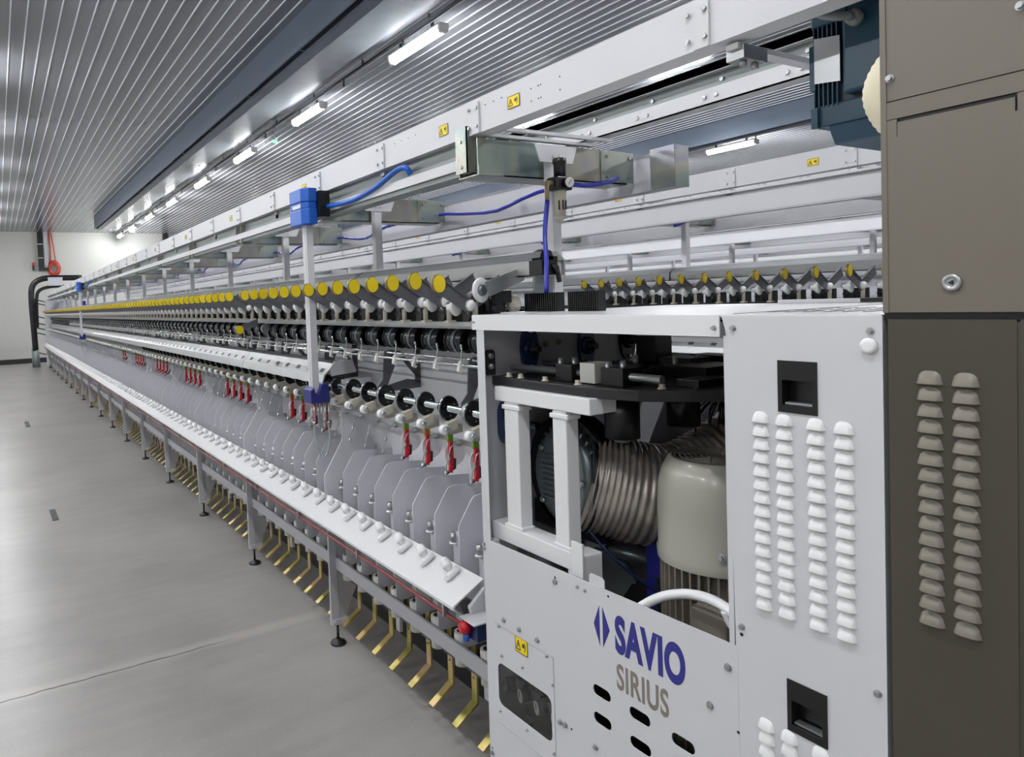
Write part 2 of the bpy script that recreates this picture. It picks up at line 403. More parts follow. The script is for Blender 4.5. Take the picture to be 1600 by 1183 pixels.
b = MB(); b.tube(catmull([(0.1, 0.1, 1.2), (0.12, 0.1, 2.0), (0.2, 0.1, 2.3), (0.5, 0.1, 2.42), (.9, .1, 2.44)]), .05, 12); b.build('inner_pipe', 'gunmetal', t)
b = MB(); b.cyl((.05, 0, 0), (.02, 0, .52), .085, n=14); b.cyl((-.06, .1, 0), (-.06, .1, .6), .03); b.build('base_pipe', 'greyweb', t)
for q, z in enumerate((.35, .95, 1.1, 1.25, 1.45, 1.85, 1.95)):
    MB().tube([(.05, 0, z + .1), (.25, 0, z + .04), (.36, 0, z)], .018, 6).build('branch_stub', 'black', t)
MB().box(.45, .85, -.1, .1, 2.45, 2.7).build('junction_box', 'lilac', t)
t = thing('end_headstock', (1.25, END, 0), 'grey end housing closing the far end of the machine', 'machine housing')
MB().box(0, .75, 0, .05, 0.05, 1.55).build('end_plate', 'white', t)
MB().box(.05, .7, .05, .5, 0.0, 2.0).build('housing', 'lilac', t)
t = thing('purple_bin', (1.2, 23.6, 1.6), 'small purple and white bundle behind the far machine end', 'bundle')
MB().box(.3, .45, 0, .3, .0, .42).box(1.1, 1.25, 0, .3, .0, .36).build('stack', 'navy', t)

# ------------------------------------------------------------------ overhead frame
stick = MB()
def sticker_mesh():
    b = MB(); h, w = .017, .026
    b.box(-.0008, 0, -w, w, -h, h, 0)
    e = -.0012
    for a, c2 in (((-w, -h), (w, -h)), ((w, -h), (w, h)), ((w, h), (-w, h)), ((-w, h), (-w, -h))):
        y0, y1 = sorted((a[0], c2[0])); z0, z1 = sorted((a[1], c2[1])); q = .0008
        b.box(e, 0, y0 - (q if y0 == y1 else 0), y1 + (q if y0 == y1 else 0), z0 - (q if z0 == z1 else 0), z1 + (q if z0 == z1 else 0), 1)
    def seg(y0, z0, y1, z1, t=.0012):
        d = Vector((y1 - y0, z1 - z0)); n = Vector((-d.y, d.x)).normalized() * t
        b.prism([(y0 + n.x, z0 + n.y), (y1 + n.x, z1 + n.y), (y1 - n.x, z1 - n.y), (y0 - n.x, z0 - n.y)], 'x', e, 0, 1)
    seg(.004, -.011, .022, -.011); seg(.022, -.011, .013, .009); seg(.013, .009, .004, -.011); seg(.013, -.006, .013, .002)
    b.prism([(-.009 + .005 * math.cos(a * PI / 6), .002 + .005 * math.sin(a * PI / 6)) for a in range(12)], 'x', e, 0, 1)
    seg(-.014, .01, -.018, .002); seg(-.018, .002, -.014, -.01)
    return b
ST0 = sticker_mesh().build('warning_sticker', ['yellowst', 'black'])
def joint_mesh():
    b = MB(); b.box(-.003, 0, -.02, .018, -.05, .045, 0)
    b.box(-.006, 0, -.021, -.018, -.05, .045, 0)
    for y in (-.011, .03):
        for z in (-.028, .028): b.cyl((-.003, y, z), (-.009, y, z), .0055, n=6, m=1, sm=False)
    return b
JN0 = joint_mesh().build('joint_bracket', ['white', 'steel'])
first = {'s': True, 'j': True}
def put(proto, key, loc, parent):
    if first[key]:
        first[key] = False; proto.parent = parent; proto.location = loc; return proto
    return pcopy(proto, loc, parent)

MN = ['near', 'second', 'third', 'fourth', 'fifth', 'sixth']
def overhead(mi, X0, dz, nsec, ystart):
    nm = 'of the %s machine row' % MN[mi]; z0 = dz
    yl = 1.84 if mi == 0 else ystart
    # left upper beam
    t = thing('overhead_beam', (X0, 0, 0), 'long white box beam overhead on the aisle side ' + nm, 'beam', 'overhead beams')
    b = MB()
    b.box(0, .004, ystart, END, 2.117 + z0, 2.215 + z0); b.box(0, .06, ystart, END, 2.113 + z0, 2.117 + z0)
    b.box(0, .06, ystart, END, 2.215 + z0, 2.219 + z0); b.box(.056, .06, ystart, END, 2.117 + z0, 2.215 + z0)
    b.build('beam_body', 'white', t)
    for kk in range(0, nsec):
        y = 1.97 + 1.22 * kk
        put(ST0, 's', (-.001, y, 2.165 + z0), t)
    if mi == 0: put(ST0, 's', (-.001, 1.605, 2.165), t)
    for kk in range(-1, 2 * nsec):
        y = 1.79 + .61 * kk
        if kk == -1: y = .985
        if y < ystart: continue
        put(JN0, 'j', (-.001, y, 2.163 + z0), t)
    if mi == 0:
        b = MB()
        for yy in (1.5, 1.49, 1.53, 1.415): 
            for zz in (2.145, 2.18): b.cyl((-.001, yy, zz), (.002, yy, zz), .0022, n=8)
        for yy in (1.66, 1.7, 1.74, 2.15, 2.2, 2.25, 2.3): b.cyl((-.001, yy, 2.19), (.002, yy, 2.19), .0022, n=8)
        plabel(b.build('rivet_holes', 'black', t), 'dark punched holes')
    # left lower track
    t = thing('blower_track', (X0, 0, 0), 'white channel track under the overhead beam on the aisle side ' + nm, 'track', 'channel tracks')
    if mi == 0:
        b = MB(); b.prism([(0.0, 2.050 + z0), (0.0, 2.017 + z0), (.05, 2.017 + z0), (.05, 2.022 + z0), (.006, 2.022 + z0), (.006, 2.050 + z0)], 'y', yl, END)
        b.build('lower_flange', 'white', t)
        b = MB(); b.box(.03, .034, yl, END, 2.022 + z0, 2.113 + z0); b.build('web', 'greyweb', t)
        b = MB(); b.box(.01, .075, yl, END, 1.999 + z0, 2.016 + z0); b.build('under_rail', 'greyweb', t)
    else:
        MB().box(0.0, .05, yl, END, 2.084 + z0, 2.096 + z0).build('upper_flange', 'white', t)
        MB().box(.03, .036, yl, END, 1.975 + z0, 2.084 + z0).build('web', 'white', t)
        MB().box(.03, .08, yl, END, 1.965 + z0, 1.975 + z0).build('lower_flange', 'lilac', t)
    if mi == 0:
        b = MB(); b.box(-.012, .06, yl - .012, yl - .008, 2.0, 2.145); b.box(-.012, -.008, yl - .012, yl + .05, 2.0, 2.145)
        for zz in (2.02, 2.1): b.cyl((-.016, yl + .02, zz), (-.008, yl + .02, zz), .006, n=8)
        b.build('end_bracket', 'zinc', t)
    # right upper beam: open channel towards the aisle
    XR_ = X0 + .60
    t = thing('overhead_beam', (XR_, 0, 0), 'long white channel beam overhead on the far side ' + nm, 'beam', 'overhead beams')
    b = MB()
    h = .028 if mi == 0 else 0
    b.box(0, .05, ystart, END, 2.283 - .02 + h * 0 + z0 - .0, 2.288 + z0); b.box(0, .004, ystart, END, 2.262 + z0, 2.288 + z0)
    b.box(0.0, .004, ystart, END, 2.165 + z0, 2.215 + z0); b.box(0, .05, ystart, END, 2.165 + z0, 2.17 + z0)
    b.build('flanges', 'white', t)
    b = MB(); b.box(.03, .034, ystart, END, 2.17 + z0, 2.283 + z0); b.build('web', 'greyweb', t)
    if mi < 2:
        b = MB(); y = ystart + .1
        while y < ystart + 4:
            for zz in (2.19, 2.24):
                xx = -.006 if zz < 2.2 else .024
                b.cyl((xx, y, zz + z0), (xx + .008, y, zz + z0), .007, n=6, sm=False)
                if zz < 2.2 : b.cyl((xx, y + .04, zz + z0), (xx + .008, y + .04, zz + z0), .007, n=6, sm=False)
            y += .26
        b.build('bolt_row', 'steel', t)
    # right lower rail
    yr = 1.62 if mi == 0 else ystart
    t = thing('blower_track', (XR_ + .1, 0, 0), 'grey sheet rail under the overhead beam on the far side ' + nm, 'track', 'channel tracks')
    b = MB(); b.box(0, .006, yr, END, 1.965 + z0, 2.085 + z0); b.box(0, .06, yr, END, 1.955 + z0, 1.965 + z0)
    b.build('sheet_rail', 'lilac' if mi == 0 else 'white', t)
    if mi == 0:
        b = MB(); b.box(-.03, .04, yr - .03, yr - .025, 1.95, 2.09); b.box(-.032, -.028, yr - .03, yr + .07, 1.95, 2.09)
        for zz in (1.98, 2.06): b.cyl((-.034, yr + .02, zz), (-.028, yr + .02, zz), .006, n=8)
        b.build('end_bracket', 'zinc', t)
    # cross trays, posts, struts
    for kk in range(nsec):
        y = LEG0 + SEC * kk
        where = 'at the %s post from the camera ' % ORD[kk]
        if mi == 0 and kk == 0: y -= 0.0
        xt = 0 if mi == 0 else .06
        t = thing('cross_tray', (X0, y + .03, 0), 'iridescent zinc cross tray %s%s' % (where, nm), 'tray', 'cross trays')
        b = MB(); b.box(xt, .66, 0, .004, 1.985 + z0, 2.10 + z0); b.box(xt, .66, 0, .10, 1.985 + z0, 1.989 + z0); b.box(xt, .66, .10, .104, 1.985 + z0, 2.10 + z0)
        b.build('tray_sheet', 'zinc', t)
        b = MB(); b.box(.53, .69, -.004, 0, 1.99 + z0, 2.098 + z0)
        for xx, zz in ((.56, 2.08), (.56, 2.01), (.67, 2.08), (.67, 2.01)): b.cyl((xx, -.003, zz + z0), (xx, -.01, zz + z0), .006, n=6)
        b.build('end_lug', 'zinc', t); MB().box(xt, .10, -.004, 0, 1.985 + z0, 2.015 + z0).build('end_lug', 'zinc', t)
        px = X0 + (.277 if mi == 0 else .357); zb = 1.551 if (mi == 0 and kk == 0) else 1.742
        t = thing('support_post', (px, y, zb), 'square white post holding the tray, %s%s' % (where.replace('at the ', ''), nm), 'post', 'support posts')
        b = MB(); b.box(-.018, .018, -.018, .018, 0, 2.04 + z0 - zb); zb -= 1.54; b.build('post', 'white', t)
        b = MB(); b.prism([(-.09, .545 + z0 - zb), (-.07, .49 + z0 - zb), (.07, .49 + z0 - zb), (.09, .545 + z0 - zb)], 'y', -.024, -.02)
        b.cyl((-.012, -.024, .51 + z0 - zb), (-.012, -.03, .51 + z0 - zb), .006, n=6); b.cyl((.014, -.024, .51 + z0 - zb), (.014, -.03, .51 + z0 - zb), .006, n=6)
        b.box(-.25, .25, -.03, -.012, .575 + z0 - zb, .585 + z0 - zb); b.box(-.25, .25, .05, .07, .575 + z0 - zb, .585 + z0 - zb)
        b.build('head_plate', 'white', t)
    for kk in range(-1, nsec * 2 if mi < 3 else 2):
        y = .93 if kk == -1 else 1.83 + .61 * kk
        if kk == 0 or y < ystart: continue
        t = thing('cross_strut', (X0, y, 2.095 + z0), 'thin white cross strut under the overhead beams ' + nm + (', nearest one' if kk in (-1,) else ''), 'strut', 'cross struts')
        b = MB(); b.box(0.02, .62, -.014, .014, 0, .012); b.build('bar', 'white', t)
        b = MB(); b.box(.03, .11, -.02, .02, -.02, .008)
        b.cyl((.05, -.005, -.02), (.05, -.005, -.032), .007, n=6); b.cyl((.09, -.005, -.02), (.09, -.005, -.032), .007, n=6)
        b.build('clamp', 'steel', t)

overhead(0, 1.34, 0.0, 17, 0.5)
overhead(1, 3.49, 0.03, 17, 1.2)
overhead(2, 5.72, 0.03, 12, 2.0)
overhead(3, 7.95, 0.03, 12, 2.5)
overhead(4, 10.18, 0.03, 10, 3.0)

# blue air hose running through the trays
for mi, X0, y0 in ((0, 1.66, 1.8),):
    pts = []
    y = y0; 
    while y < 20:
        pts += [(X0 + .34, y, 2.03), (X0 + .2, y + .3, 2.0), (X0 + .24, y + .61, 1.97), (X0 + .30, y + .95, 2.0)]; y += SEC
    tag(MB().tube(catmull(pts, 3), .008, 6).build('air_hose', 'bluehose'), 'blue air hose strung below the cross trays of the %s machine row' % MN[mi], 'hose')

for k in range(3):
    y = LEG0 + SEC * (k + 1)
    tag(MB().tube(catmull([(3.72, y - .02, 2.0), (3.85, y - .03, 2.035), (3.98, y - .03, 2.05), (4.06, y - .25, 2.07)], 5), .008, 6).build('air_hose', 'bluehose'), 'short blue air hose at the %s visible tray of the second machine row' % ORD[k], 'hose')

# ------------------------------------------------------------------ travelling blower pole
def pole(y, lab):
    t = thing('travelling_pole', (1.25, y, 0), lab, 'cleaner pole', 'travelling cleaner poles')
    b = MB(); b.box(-.016, .016, -.024, .024, 1.16, 1.99); b.box(-.018, -.016, -.008, .0, 1.16, 1.99); b.build('pole', 'white', t)
    b = MB()
    b.prism([(-.045, -.04), (-.045, .09), (-.02, .12), (.02, .12), (.02, -.075), (-.02, -.075)], 'z', 1.955, 2.025)
    b.prism([(-.045, -.04), (-.045, .09), (-.02, .12), (.02, .12), (.02, -.075), (-.02, -.075)], 'z', 2.055, 2.115)
    b.prism([(-.042, -.036), (-.042, .088), (-.02, .115), (.02, .115), (.02, -.07), (-.02, -.07)], 'z', 2.025, 2.055)
    b.build('trolley_cover', 'blue', t, .004)
    MB().box(-.0435, -.041, -.03, .06, 2.03, 2.045).build('name_tag', 'offwhite', t)
    MB().box(.02, .07, -.10, .04, 1.985, 2.10).build('trolley_body', 'black', t)
    b = MB(); b.prism([(-.035, 1.15), (-.035, 1.21), (-.018, 1.225), (-.012, 1.2), (.0, 1.19), (.02, 1.235), (.055, 1.235), (.06, 1.15)], 'y', -.045, .045)
    b.build('nozzle_block', 'navy', t, .004)
    b = MB()
    for q in range(5): b.cyl((-.01 + .016 * q, -.02 - .004 * q, 1.15), (-.01 + .016 * q, -.02 - .004 * q, 1.06 - .008 * q), .005, n=8)
    b.box(.0, .02, -.045, -.035, 1.04, 1.10); b.build('air_pipes', 'steel', t)
    pts = catmull([(-.015, -.02, 1.07), (-.012, -.02, 1.0), (.005, -.02, .93), (.03, -.02, .90), (.05, -.02, .93), (.06, -.02, 1.0), (.055, -.02, 1.06)], 5)
    MB().tube(pts, .005, 8).build('hose_loop', 'chrome', t)
    MB().tube(catmull([(.06, -.1, 2.03), (.085, -.3, 2.03), (.085, -.5, 2.05), (.08, -.68, 2.085), (.085, -.74, 2.085), (.10, -.75, 2.06)], 6), .011, 8).build('supply_hose', 'blue', t)
pole(2.96, 'white hanging pole with bright blue trolley and navy nozzle, nearer one')
pole(12.9, 'white hanging pole with bright blue trolley, small in the distance')

# ------------------------------------------------------------------ spinning section core: deck, central panel, hoods
def core(mi, DX, y0, y1):
    nm = 'of the %s machine row' % MN[mi]
    tag(MB().box(1.60 + DX, 1.634 + DX, y0, y1, .50, 1.487).build('centre_panel', 'sep'), 'pale grey centre partition ' + nm, 'panel', 'centre partitions')
    t = thing('creel_deck', (DX, 0, 0), 'grey deck carrying the cradles ' + nm, 'deck', 'cradle decks')
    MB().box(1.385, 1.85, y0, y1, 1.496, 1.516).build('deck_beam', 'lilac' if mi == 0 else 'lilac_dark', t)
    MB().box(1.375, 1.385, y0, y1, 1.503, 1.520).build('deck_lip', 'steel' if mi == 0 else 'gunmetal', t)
    # top hood in section lengths
    k = 0
    y = y0
    ends = [q for q in [LEG0 + .03 + SEC * j for j in range(1, 18)] if q < y1] + [y1]
    for e in ends:
        t = thing('top_hood', (DX, 0, 0), 'silvery roof hood segment %s, %s from the camera' % (nm, ORD[k]), 'hood', 'roof hoods')
        b = MB(); g = .006
        b.prism([(1.50, 1.662), (1.50, 1.712), (1.505, 1.712), (1.505, 1.662)], 'y', y + g, e - g)
        b.prism([(1.50, 1.662), (1.50, 1.666), (1.63, 1.666), (1.63, 1.662)], 'y', y + g, e - g)
        b.prism([(1.63, 1.662), (1.635, 1.662), (1.635, 1.712), (1.63, 1.712)], 'y', y + g, e - g)
        b.build('side_sheet', 'steel', t)
        b = MB()
        b.prism([(1.498, 1.712), (1.548, 1.741), (1.60, 1.741), (1.637, 1.712)], 'y', y + g, e - g)
        b.build('chamfered_lid', 'steel', t)
        MB().box(1.545, 1.56, y + g, e - g, 1.741, 1.745).build('lid_edge', 'white_gloss', t)
        y = e; k += 1
    if mi == 0:
        t = thing('hood_end_gear', (1.6, 1.70, 1.66), 'black chain sprocket unit at the near end of the roof hood', 'gear unit')
        MB().box(-.115, -.05, -.03, .03, .003, .050).build('black_box', 'black', t)
        b = MB(); b.lathe((-.085, -.02, .058), (0, 1, 0), [(0, .028), (.04, .028)], 8, 0, True, 1, False); b.box(-.10, -.04, -.02, .02, .05, .062); b.build('sprocket_cover', 'black', t)
        b = MB(); b.cyl((-.06, -.035, .03), (-.048, -.035, -.02), .008); b.cyl((-.075, -.035, .035), (-.06, -.04, .01), .006); b.build('lever', 'gunmetal', t)
        MB().box(-.12, -.045, -.0, .01, -.11, 0.0).build('back_plate', 'alu', t)
core(0, 0, 1.72, END)
core(1, 2.23, 1.0, 14.0)

# lower hoods over the drive shaft
def lhood(DX, ys, mi):
    k = 0
    for y in ys:
        t = thing('shaft_hood', (DX, y, 0), 'folded steel shaft hood of the %s machine row, %s from the camera' % (MN[mi], ORD[k]), 'hood', 'shaft hoods')
        b = MB(); pr = [(1.305, 1.225), (1.318, 1.266), (1.345, 1.29), (1.362, 1.318), (1.47, 1.318), (1.47, 1.312), (1.366, 1.312), (1.349, 1.285), (1.324, 1.262), (1.311, 1.225)]
        b.prism(pr, 'y', .003, SEC - .003); b.build('folded_sheet', 'steel', t)
        b = MB()
        for q in range(8): b.prism([(1.3265, 1.2765), (1.3405, 1.2895), (1.3435, 1.2915), (1.330, 1.2785)], 'y', .05 + q * .15, .085 + q * .15)
        b.build('slot', 'gunmetal', t)
        k += 1
lhood(0, [2.99 + SEC * j for j in range(16)], 0)
lhood(2.23, [1.0 + SEC * j for j in range(5)], 1)
t = thing('hood_end_bracket', (1.36, 2.985, 1.27), 'grey end cheek of the nearest shaft hood', 'bracket')
MB().prism([(-.01, -.01), (-.015, .03), (.01, .06), (.10, .06), (.12, .0)], 'y', -.006, .0).build('cheek_plate', 'lilac', t)

# ------------------------------------------------------------------ section frames: leg, foot, divider
def frame_proto():
    t = thing('section_frame', (1.315, LEG0, 0), '', 'frame')
    b = MB(); b.prism([(-.022, .10), (-.022, .60), (.03, .60), (.07, .60), (.07, .13), (.06, .10)], 'y', -.003, .003)
    b.prism([(-.022, .10), (.02, .10), (.008, .60), (-.022, .60)], 'y', -.012, -.003)
    b.build('leg_plate', 'lilac', t)
    b = MB(); b.box(-.018, .06, -.025, -.003, .10, .125)
    for xx in (-.008, .045): b.cyl((xx, -.025, .113), (xx, -.032, .113), .006, n=6)
    b.build('bottom_bracket', 'lilac', t)
    b = MB(); b.prism([(.07, .16), (.07, .42), (.20, .42), (.20, .35), (.155, .33)], 'y', -.003, .001); b.build('gusset', 'lilac', t)
    b = MB(); b.prism([(-.025, .62), (-.025, .80), (.072, .955), (.082, 1.24), (.24, 1.24), (.24, .40), (.06, .40), (.06, .62)], 'y', -.0025, .0025)
    b.build('divider_plate', 'sep', t)
    f = MB(); f.cyl((.012, 0, .02), (.012, 0, .11), .0065, n=10); f.build('foot_stem', 'gunmetal', t)
    f = MB(); f.lathe((.012, 0, 0), (0, 0, 1), [(0, .036), (.006, .038), (.012, .034), (.018, .018), (.026, .010)], 20); f.build('foot_pad', 'gunmetal', t)
    return t
F0 = frame_proto(); NSEC = 18
for k in range(NSEC):
    y = LEG0 + SEC * k
    if k == NSEC - 1: y = END - .02
    lab = ('grey section frame with tall divider and levelling foot, %s from the white cabinet' % ORD[k])
    if k == 0: F0.location = (1.315, y, 0); F0['label'] = lab; F0['group'] = 'section frames'
    else: dup(F0, (1.315, y, 0), lab, 'section frames')

# lower cross beam, spindle bench fascia
t = thing('bench_beam', (0, 0, 0), 'long grey lower beam crossing the legs behind the brass pedals', 'beam')
MB().box(1.325, 1.335, 1.645, END, .360, .414).build('front_rail', 'lilac', t)
MB().box(1.38, 1.60, 1.645, END, .30, .31).build('bench_plate', 'lilac_dark', t)
tag(MB().box(1.62, 1.80, 1.66, END, .0, .49).build('light_blocker', 'gunmetal'), 'added dark light-blocking box on the floor behind the pedals', 'light blocker')  # added box, blocks light from the far side to darken the floor
b = MB()
for k in range(34): b.box(1.40, 1.415, 1.9 + .61 * k, 1.93 + .61 * k, .22, .36)
b.build('hanger_strip', 'lilac', t)
b = MB(); b.box(1.46, 1.47, 1.645, END, .27, .285); b.build('pedal_shaft', 'steel', t)

# spindle rail with white elbow fittings
t = thing('spindle_rail', (0, 0, 0), 'long sloping white rail with a row of white elbow fittings', 'rail')
b = MB()
b.prism([(1.187, .653), (1.302, .712), (1.302, .708), (1.192, .649), (1.188, .640), (1.196, .634), (1.194, .630), (1.183, .638), (1.182, .648)], 'y', 1.78, END)
b.build('sloping_top', 'white_gloss', t)
b = MB(); b.prism([(1.215, .655), (1.225, .66), (1.30, .62), (1.30, .60), (1.24, .60)], 'y', 1.80, END); b.build('dark_fascia', 'lilac_dark', t)
b = MB(); b.prism([(1.235, .64), (1.245, .605), (1.275, .595), (1.298, .62), (1.298, .69)], 'y', 1.765, 1.78); b.build('end_cap', 'white', t, .004)
b = MB(); b.box(1.205, 1.32, 1.70, 1.78, .612, .616); b.build('end_shelf', 'white', t)
b = MB(); b.box(1.222, 1.31, 1.71, 1.77, .555, .611); plabel(b.build('switch_box', 'navycast', t), 'dark blue-black switch box')
b = MB(); b.lathe((1.222, 1.755, .588), (-1, .2, 0), [(0, .021), (.02, .021), (.03, .014)], 14); plabel(b.build('red_knob', 'red', t), 'glossy red knob')
b = MB(); b.cyl((1.212, 1.755, .57), (1.212, 1.755, .548), .010); plabel(b.build('blue_fitting', 'blue', t), 'small blue push fitting')
b = MB(); b.tube([(1.2, 1.77, .598), (1.192, 1.9, .606), (1.19, 2.4, .61), (1.19, 8, .612), (1.19, END, .612)], .006, 8); plabel(b.build('red_tube', 'redhose', t), 'thin red tube')
b = MB(); y = 1.83
while y < 12: b.box(1.181, 1.20, y, y + .008, .60, .64); y += .61
b.build('tube_clip', 'steel', t)
kn = MB()
kn.tube([(.0, 0, .010), (.006, 0, .0125), (.046, 0, .033)], .0115, 12)
kn.lathe((.0, 0, .010), (-.9, 0, -.45), [(0, .0115), (.006, .009), (.009, .004)], 12)
kn.lathe((.020, 0, .020), (-.02, .82, .56), [(0, .010), (.024, .010), (.0241, .0155), (.032, .017), (.048, .017), (.058, .0135), (.061, .006)], 10)
K0 = kn.build('elbow_fitting', 'plastic', t)
rest = MB(); n = 0; y = 1.888
while y < END - .05:
    if n == 0: K0.location = (1.236, y, .683)
    elif n < 99: pcopy(K0, (1.236, y, .683), t)
    else:
        rest.add([(v[0] + 1.236, v[1] + y, v[2] + .683) for v in kn.v], kn.f, 0, True)
    n += 1; y += P
r_ = rest.build('elbow_fitting_run', 'plastic', t); r_['kind'] = 'stuff'

# ------------------------------------------------------------------ per spindle things
YS = []
y = 0
while 1.853 + y * P < END - .1: YS.append(1.853 + y * P); y += 1

def row(proto, x, dy, z, what, group, n=None, skip=(), drop=None, stop=None):
    firstone = True
    for i, yy in enumerate(YS):
        y = yy + dy
        if i in skip or (stop and y > stop): continue
        lab = ylabel(what, y, i)
        d = drop(i, y) if drop else ()
        if firstone: proto.location = (x, y, z); proto['label'] = lab; proto['group'] = group; firstone = False; kids(proto)
        else: dup(proto, (x, y, z), lab, group, d)

# cradles
def cradle_proto():
    t = thing('bobbin_cradle', (0, 0, 0), '', 'cradle')
    # origin at white pivot knob
    def bar(p, q, w, y0, y1, b, m=0):
        d = Vector((q[0] - p[0], q[1] - p[1])); n = Vector((-d.y, d.x)).normalized() * w
        b.prism([(p[0] + n.x, p[1] + n.y), (q[0] + n.x, q[1] + n.y), (q[0] - n.x, q[1] - n.y), (p[0] - n.x, p[1] - n.y)], 'y', y0, y1, m)
    b = MB(); bar((.010, -.006), (-.118, .066), .024, .0, .004, b); bar((-.006, .020), (-.11, .088), .0015, -.008, .004, b); b.build('disc_arm', 'armgrey', t)
    b = MB(); bar((-.01, -.010), (.14, .072), .024, .008, .012, b); bar((.0, .02), (.13, .094), .0015, .002, .012, b); b.build('rear_arm', 'armgrey', t)
    b = MB(); b.lathe((0, -.022, -.002), (0, 1, 0), [(0, .006), (.003, .014), (.009, .0185), (.024, .0185)], 18, 0, True, .85); plabel(b.build('pivot_cap', 'plastic', t), 'white round cap')
    dd = Vector((-.16, 1, 0)).normalized()
    b = MB(); b.lathe((-.120, -.012, .070), dd, [(0, .0295), (.012, .0305), (.016, .024)], 24, 0, True, .92)
    q = b.build('rim', 'tanrim', t)
    b = MB(); b.lathe((-.120 + .0006, -.0135, .070), dd, [(0, .0275), (.002, .0275)], 24, 0, True, .92); plabel(b.build('yellow_cap', 'yellow', q), 'bright yellow round cap')
    b = MB(); b.lathe((-.028, .022, -.006), (-.2, 1, 0), [(0, .012), (.004, .027), (.010, .030), (.016, .026), (.03, .014), (.045, .012)], 18, 0, True, .92)
    plabel(b.build('centring_disc', 'plastic', t), 'white dished disc')
    b = MB(); b.cyl((-.03, .03, .0), (-.03, .07, .0), .013); b.build('tube_holder', 'steel', t)
    return t
C0 = cradle_proto()
row(C0, 1.342, 0, 1.592, 'yellow-capped bobbin cradle above the deck', 'cradles with yellow caps', skip=(0, 14))
# nearest cradle hangs a little lower, its arm lifted open
cn = dup(C0, (1.335, 1.853, 1.578), 'lowest-hanging yellow-capped cradle, right beside the white cabinet', 'cradles with yellow caps')
t = thing('open_cradle', (1.40, 1.84, 1.63), 'opened cradle with bare white ring and raised bright arm beside the cabinet', 'cradle')
b = MB(); b.lathe((-.02, .0, -.006), (-.12, 1, 0), [(0, .022), (.0001, .037), (.004, .041), (.010, .040), (.020, .022)], 26, 0, True, .9); b.build('white_ring', 'plastic', t)
b = MB(); b.lathe((-.02, -.012, -.006), (-.12, 1, 0), [(0, .012), (.004, .018), (.014, .020)], 18); b.build('hub', 'alu', t)
b = MB(); b.prism([(-.012, -.028), (.128, .020), (.112, .062), (-.03, .018)], 'y', -.03, -.026); b.prism([(.112, .062), (.128, .020), (.133, .022), (.117, .064)], 'y', -.03, .0); b.build('raised_arm', 'steel', t)
b = MB(); b.box(.02, .09, .02, .06, -.075, -.035); b.box(.03, .1, .0, .02, -.05, -.01); b.cyl((.04, .01, -.07), (.04, -.01, -.07), .018); b.build('gear_body', 'gunmetal', t)
b = MB(); b.lathe((.12, .03, -.055), (.3, -1, .2), [(0, .03), (.02, .03), (.03, .018)], 16); b.build('cream_boss', 'bowl', t)
# swung-down cradle: missing from the top row, cap hanging over the drums
t = thing('bobbin_cradle', (1.345, YS[14], 1.515), 'cradle swung down so its yellow cap hangs over the black drums', 'cradle')
dd = Vector((-.16, 1, 0)).normalized()
b = MB(); b.lathe((-.115, -.012, -.05), dd, [(0, .0265), (.012, .0275), (.016, .022)], 22, 0, True, .92); q = b.build('rim', 'tanrim', t)
b = MB(); b.lathe((-.1144, -.0135, -.05), dd, [(0, .0245), (.002, .0245)], 22, 0, True, .92); b.build('yellow_cap', 'yellow', q)
b = MB(); b.prism([(-.12, -.065), (-.11, -.03), (.0, .01), (.0, -.03)], 'y', .0, .004); b.build('disc_arm', 'lilac_dark', t)
b = MB(); b.prism([(.03, -.05), (.06, -.06), (.09, .03), (.06, .04)], 'y', -.02, -.015); b.cyl((.035, -.03, -.05), (.035, -.01, -.05), .025); b.build('rear_arm', 'steel', t)
b = MB(); b.lathe((0, -.018, .075), (0, 1, 0), [(0, .004), (.003, .016), (.009, .02), (.02, .02)], 16); b.build('pivot_cap', 'plastic', t)

# cradle brackets (post plus black body on the deck)
def bracket_proto():
    t = thing('cradle_bracket', (0, 0, 0), '', 'bracket')
    b = MB(); b.cyl((0, 0, 0), (0, 0, .07), .009, n=10); b.box(-.012, .02, -.012, .012, 0, .008); b.build('upright', 'bowl', t)
    b = MB(); b.box(.02, .10, .02, .10, 0, .062); b.cyl((.02, .09, .045), (.07, .05, .012), .02, n=10); b.cyl((.01, .06, .02), (.03, .06, .02), .014, n=10)
    plabel(b.build('brake_body', 'black', t), 'black brake body')
    return t
B0 = bracket_proto()
row(B0, 1.365, .008, 1.517, 'small grey bracket with black body', 'cradle brackets')

# machine two: cradles seen behind the cabinet
c2 = 0
for i in range(-4, 12):
    y = 1.80 + i * P
    dup(C0, (3.57, y, 1.592), 'yellow-capped cradle of the second machine row, %s from the taupe cabinet' % ORD[c2], 'second row cradles')
    dup(B0, (3.595, y + .008, 1.517), 'grey cradle bracket of the second machine row, %s from the taupe cabinet' % ORD[c2], 'second row brackets')
    c2 += 1

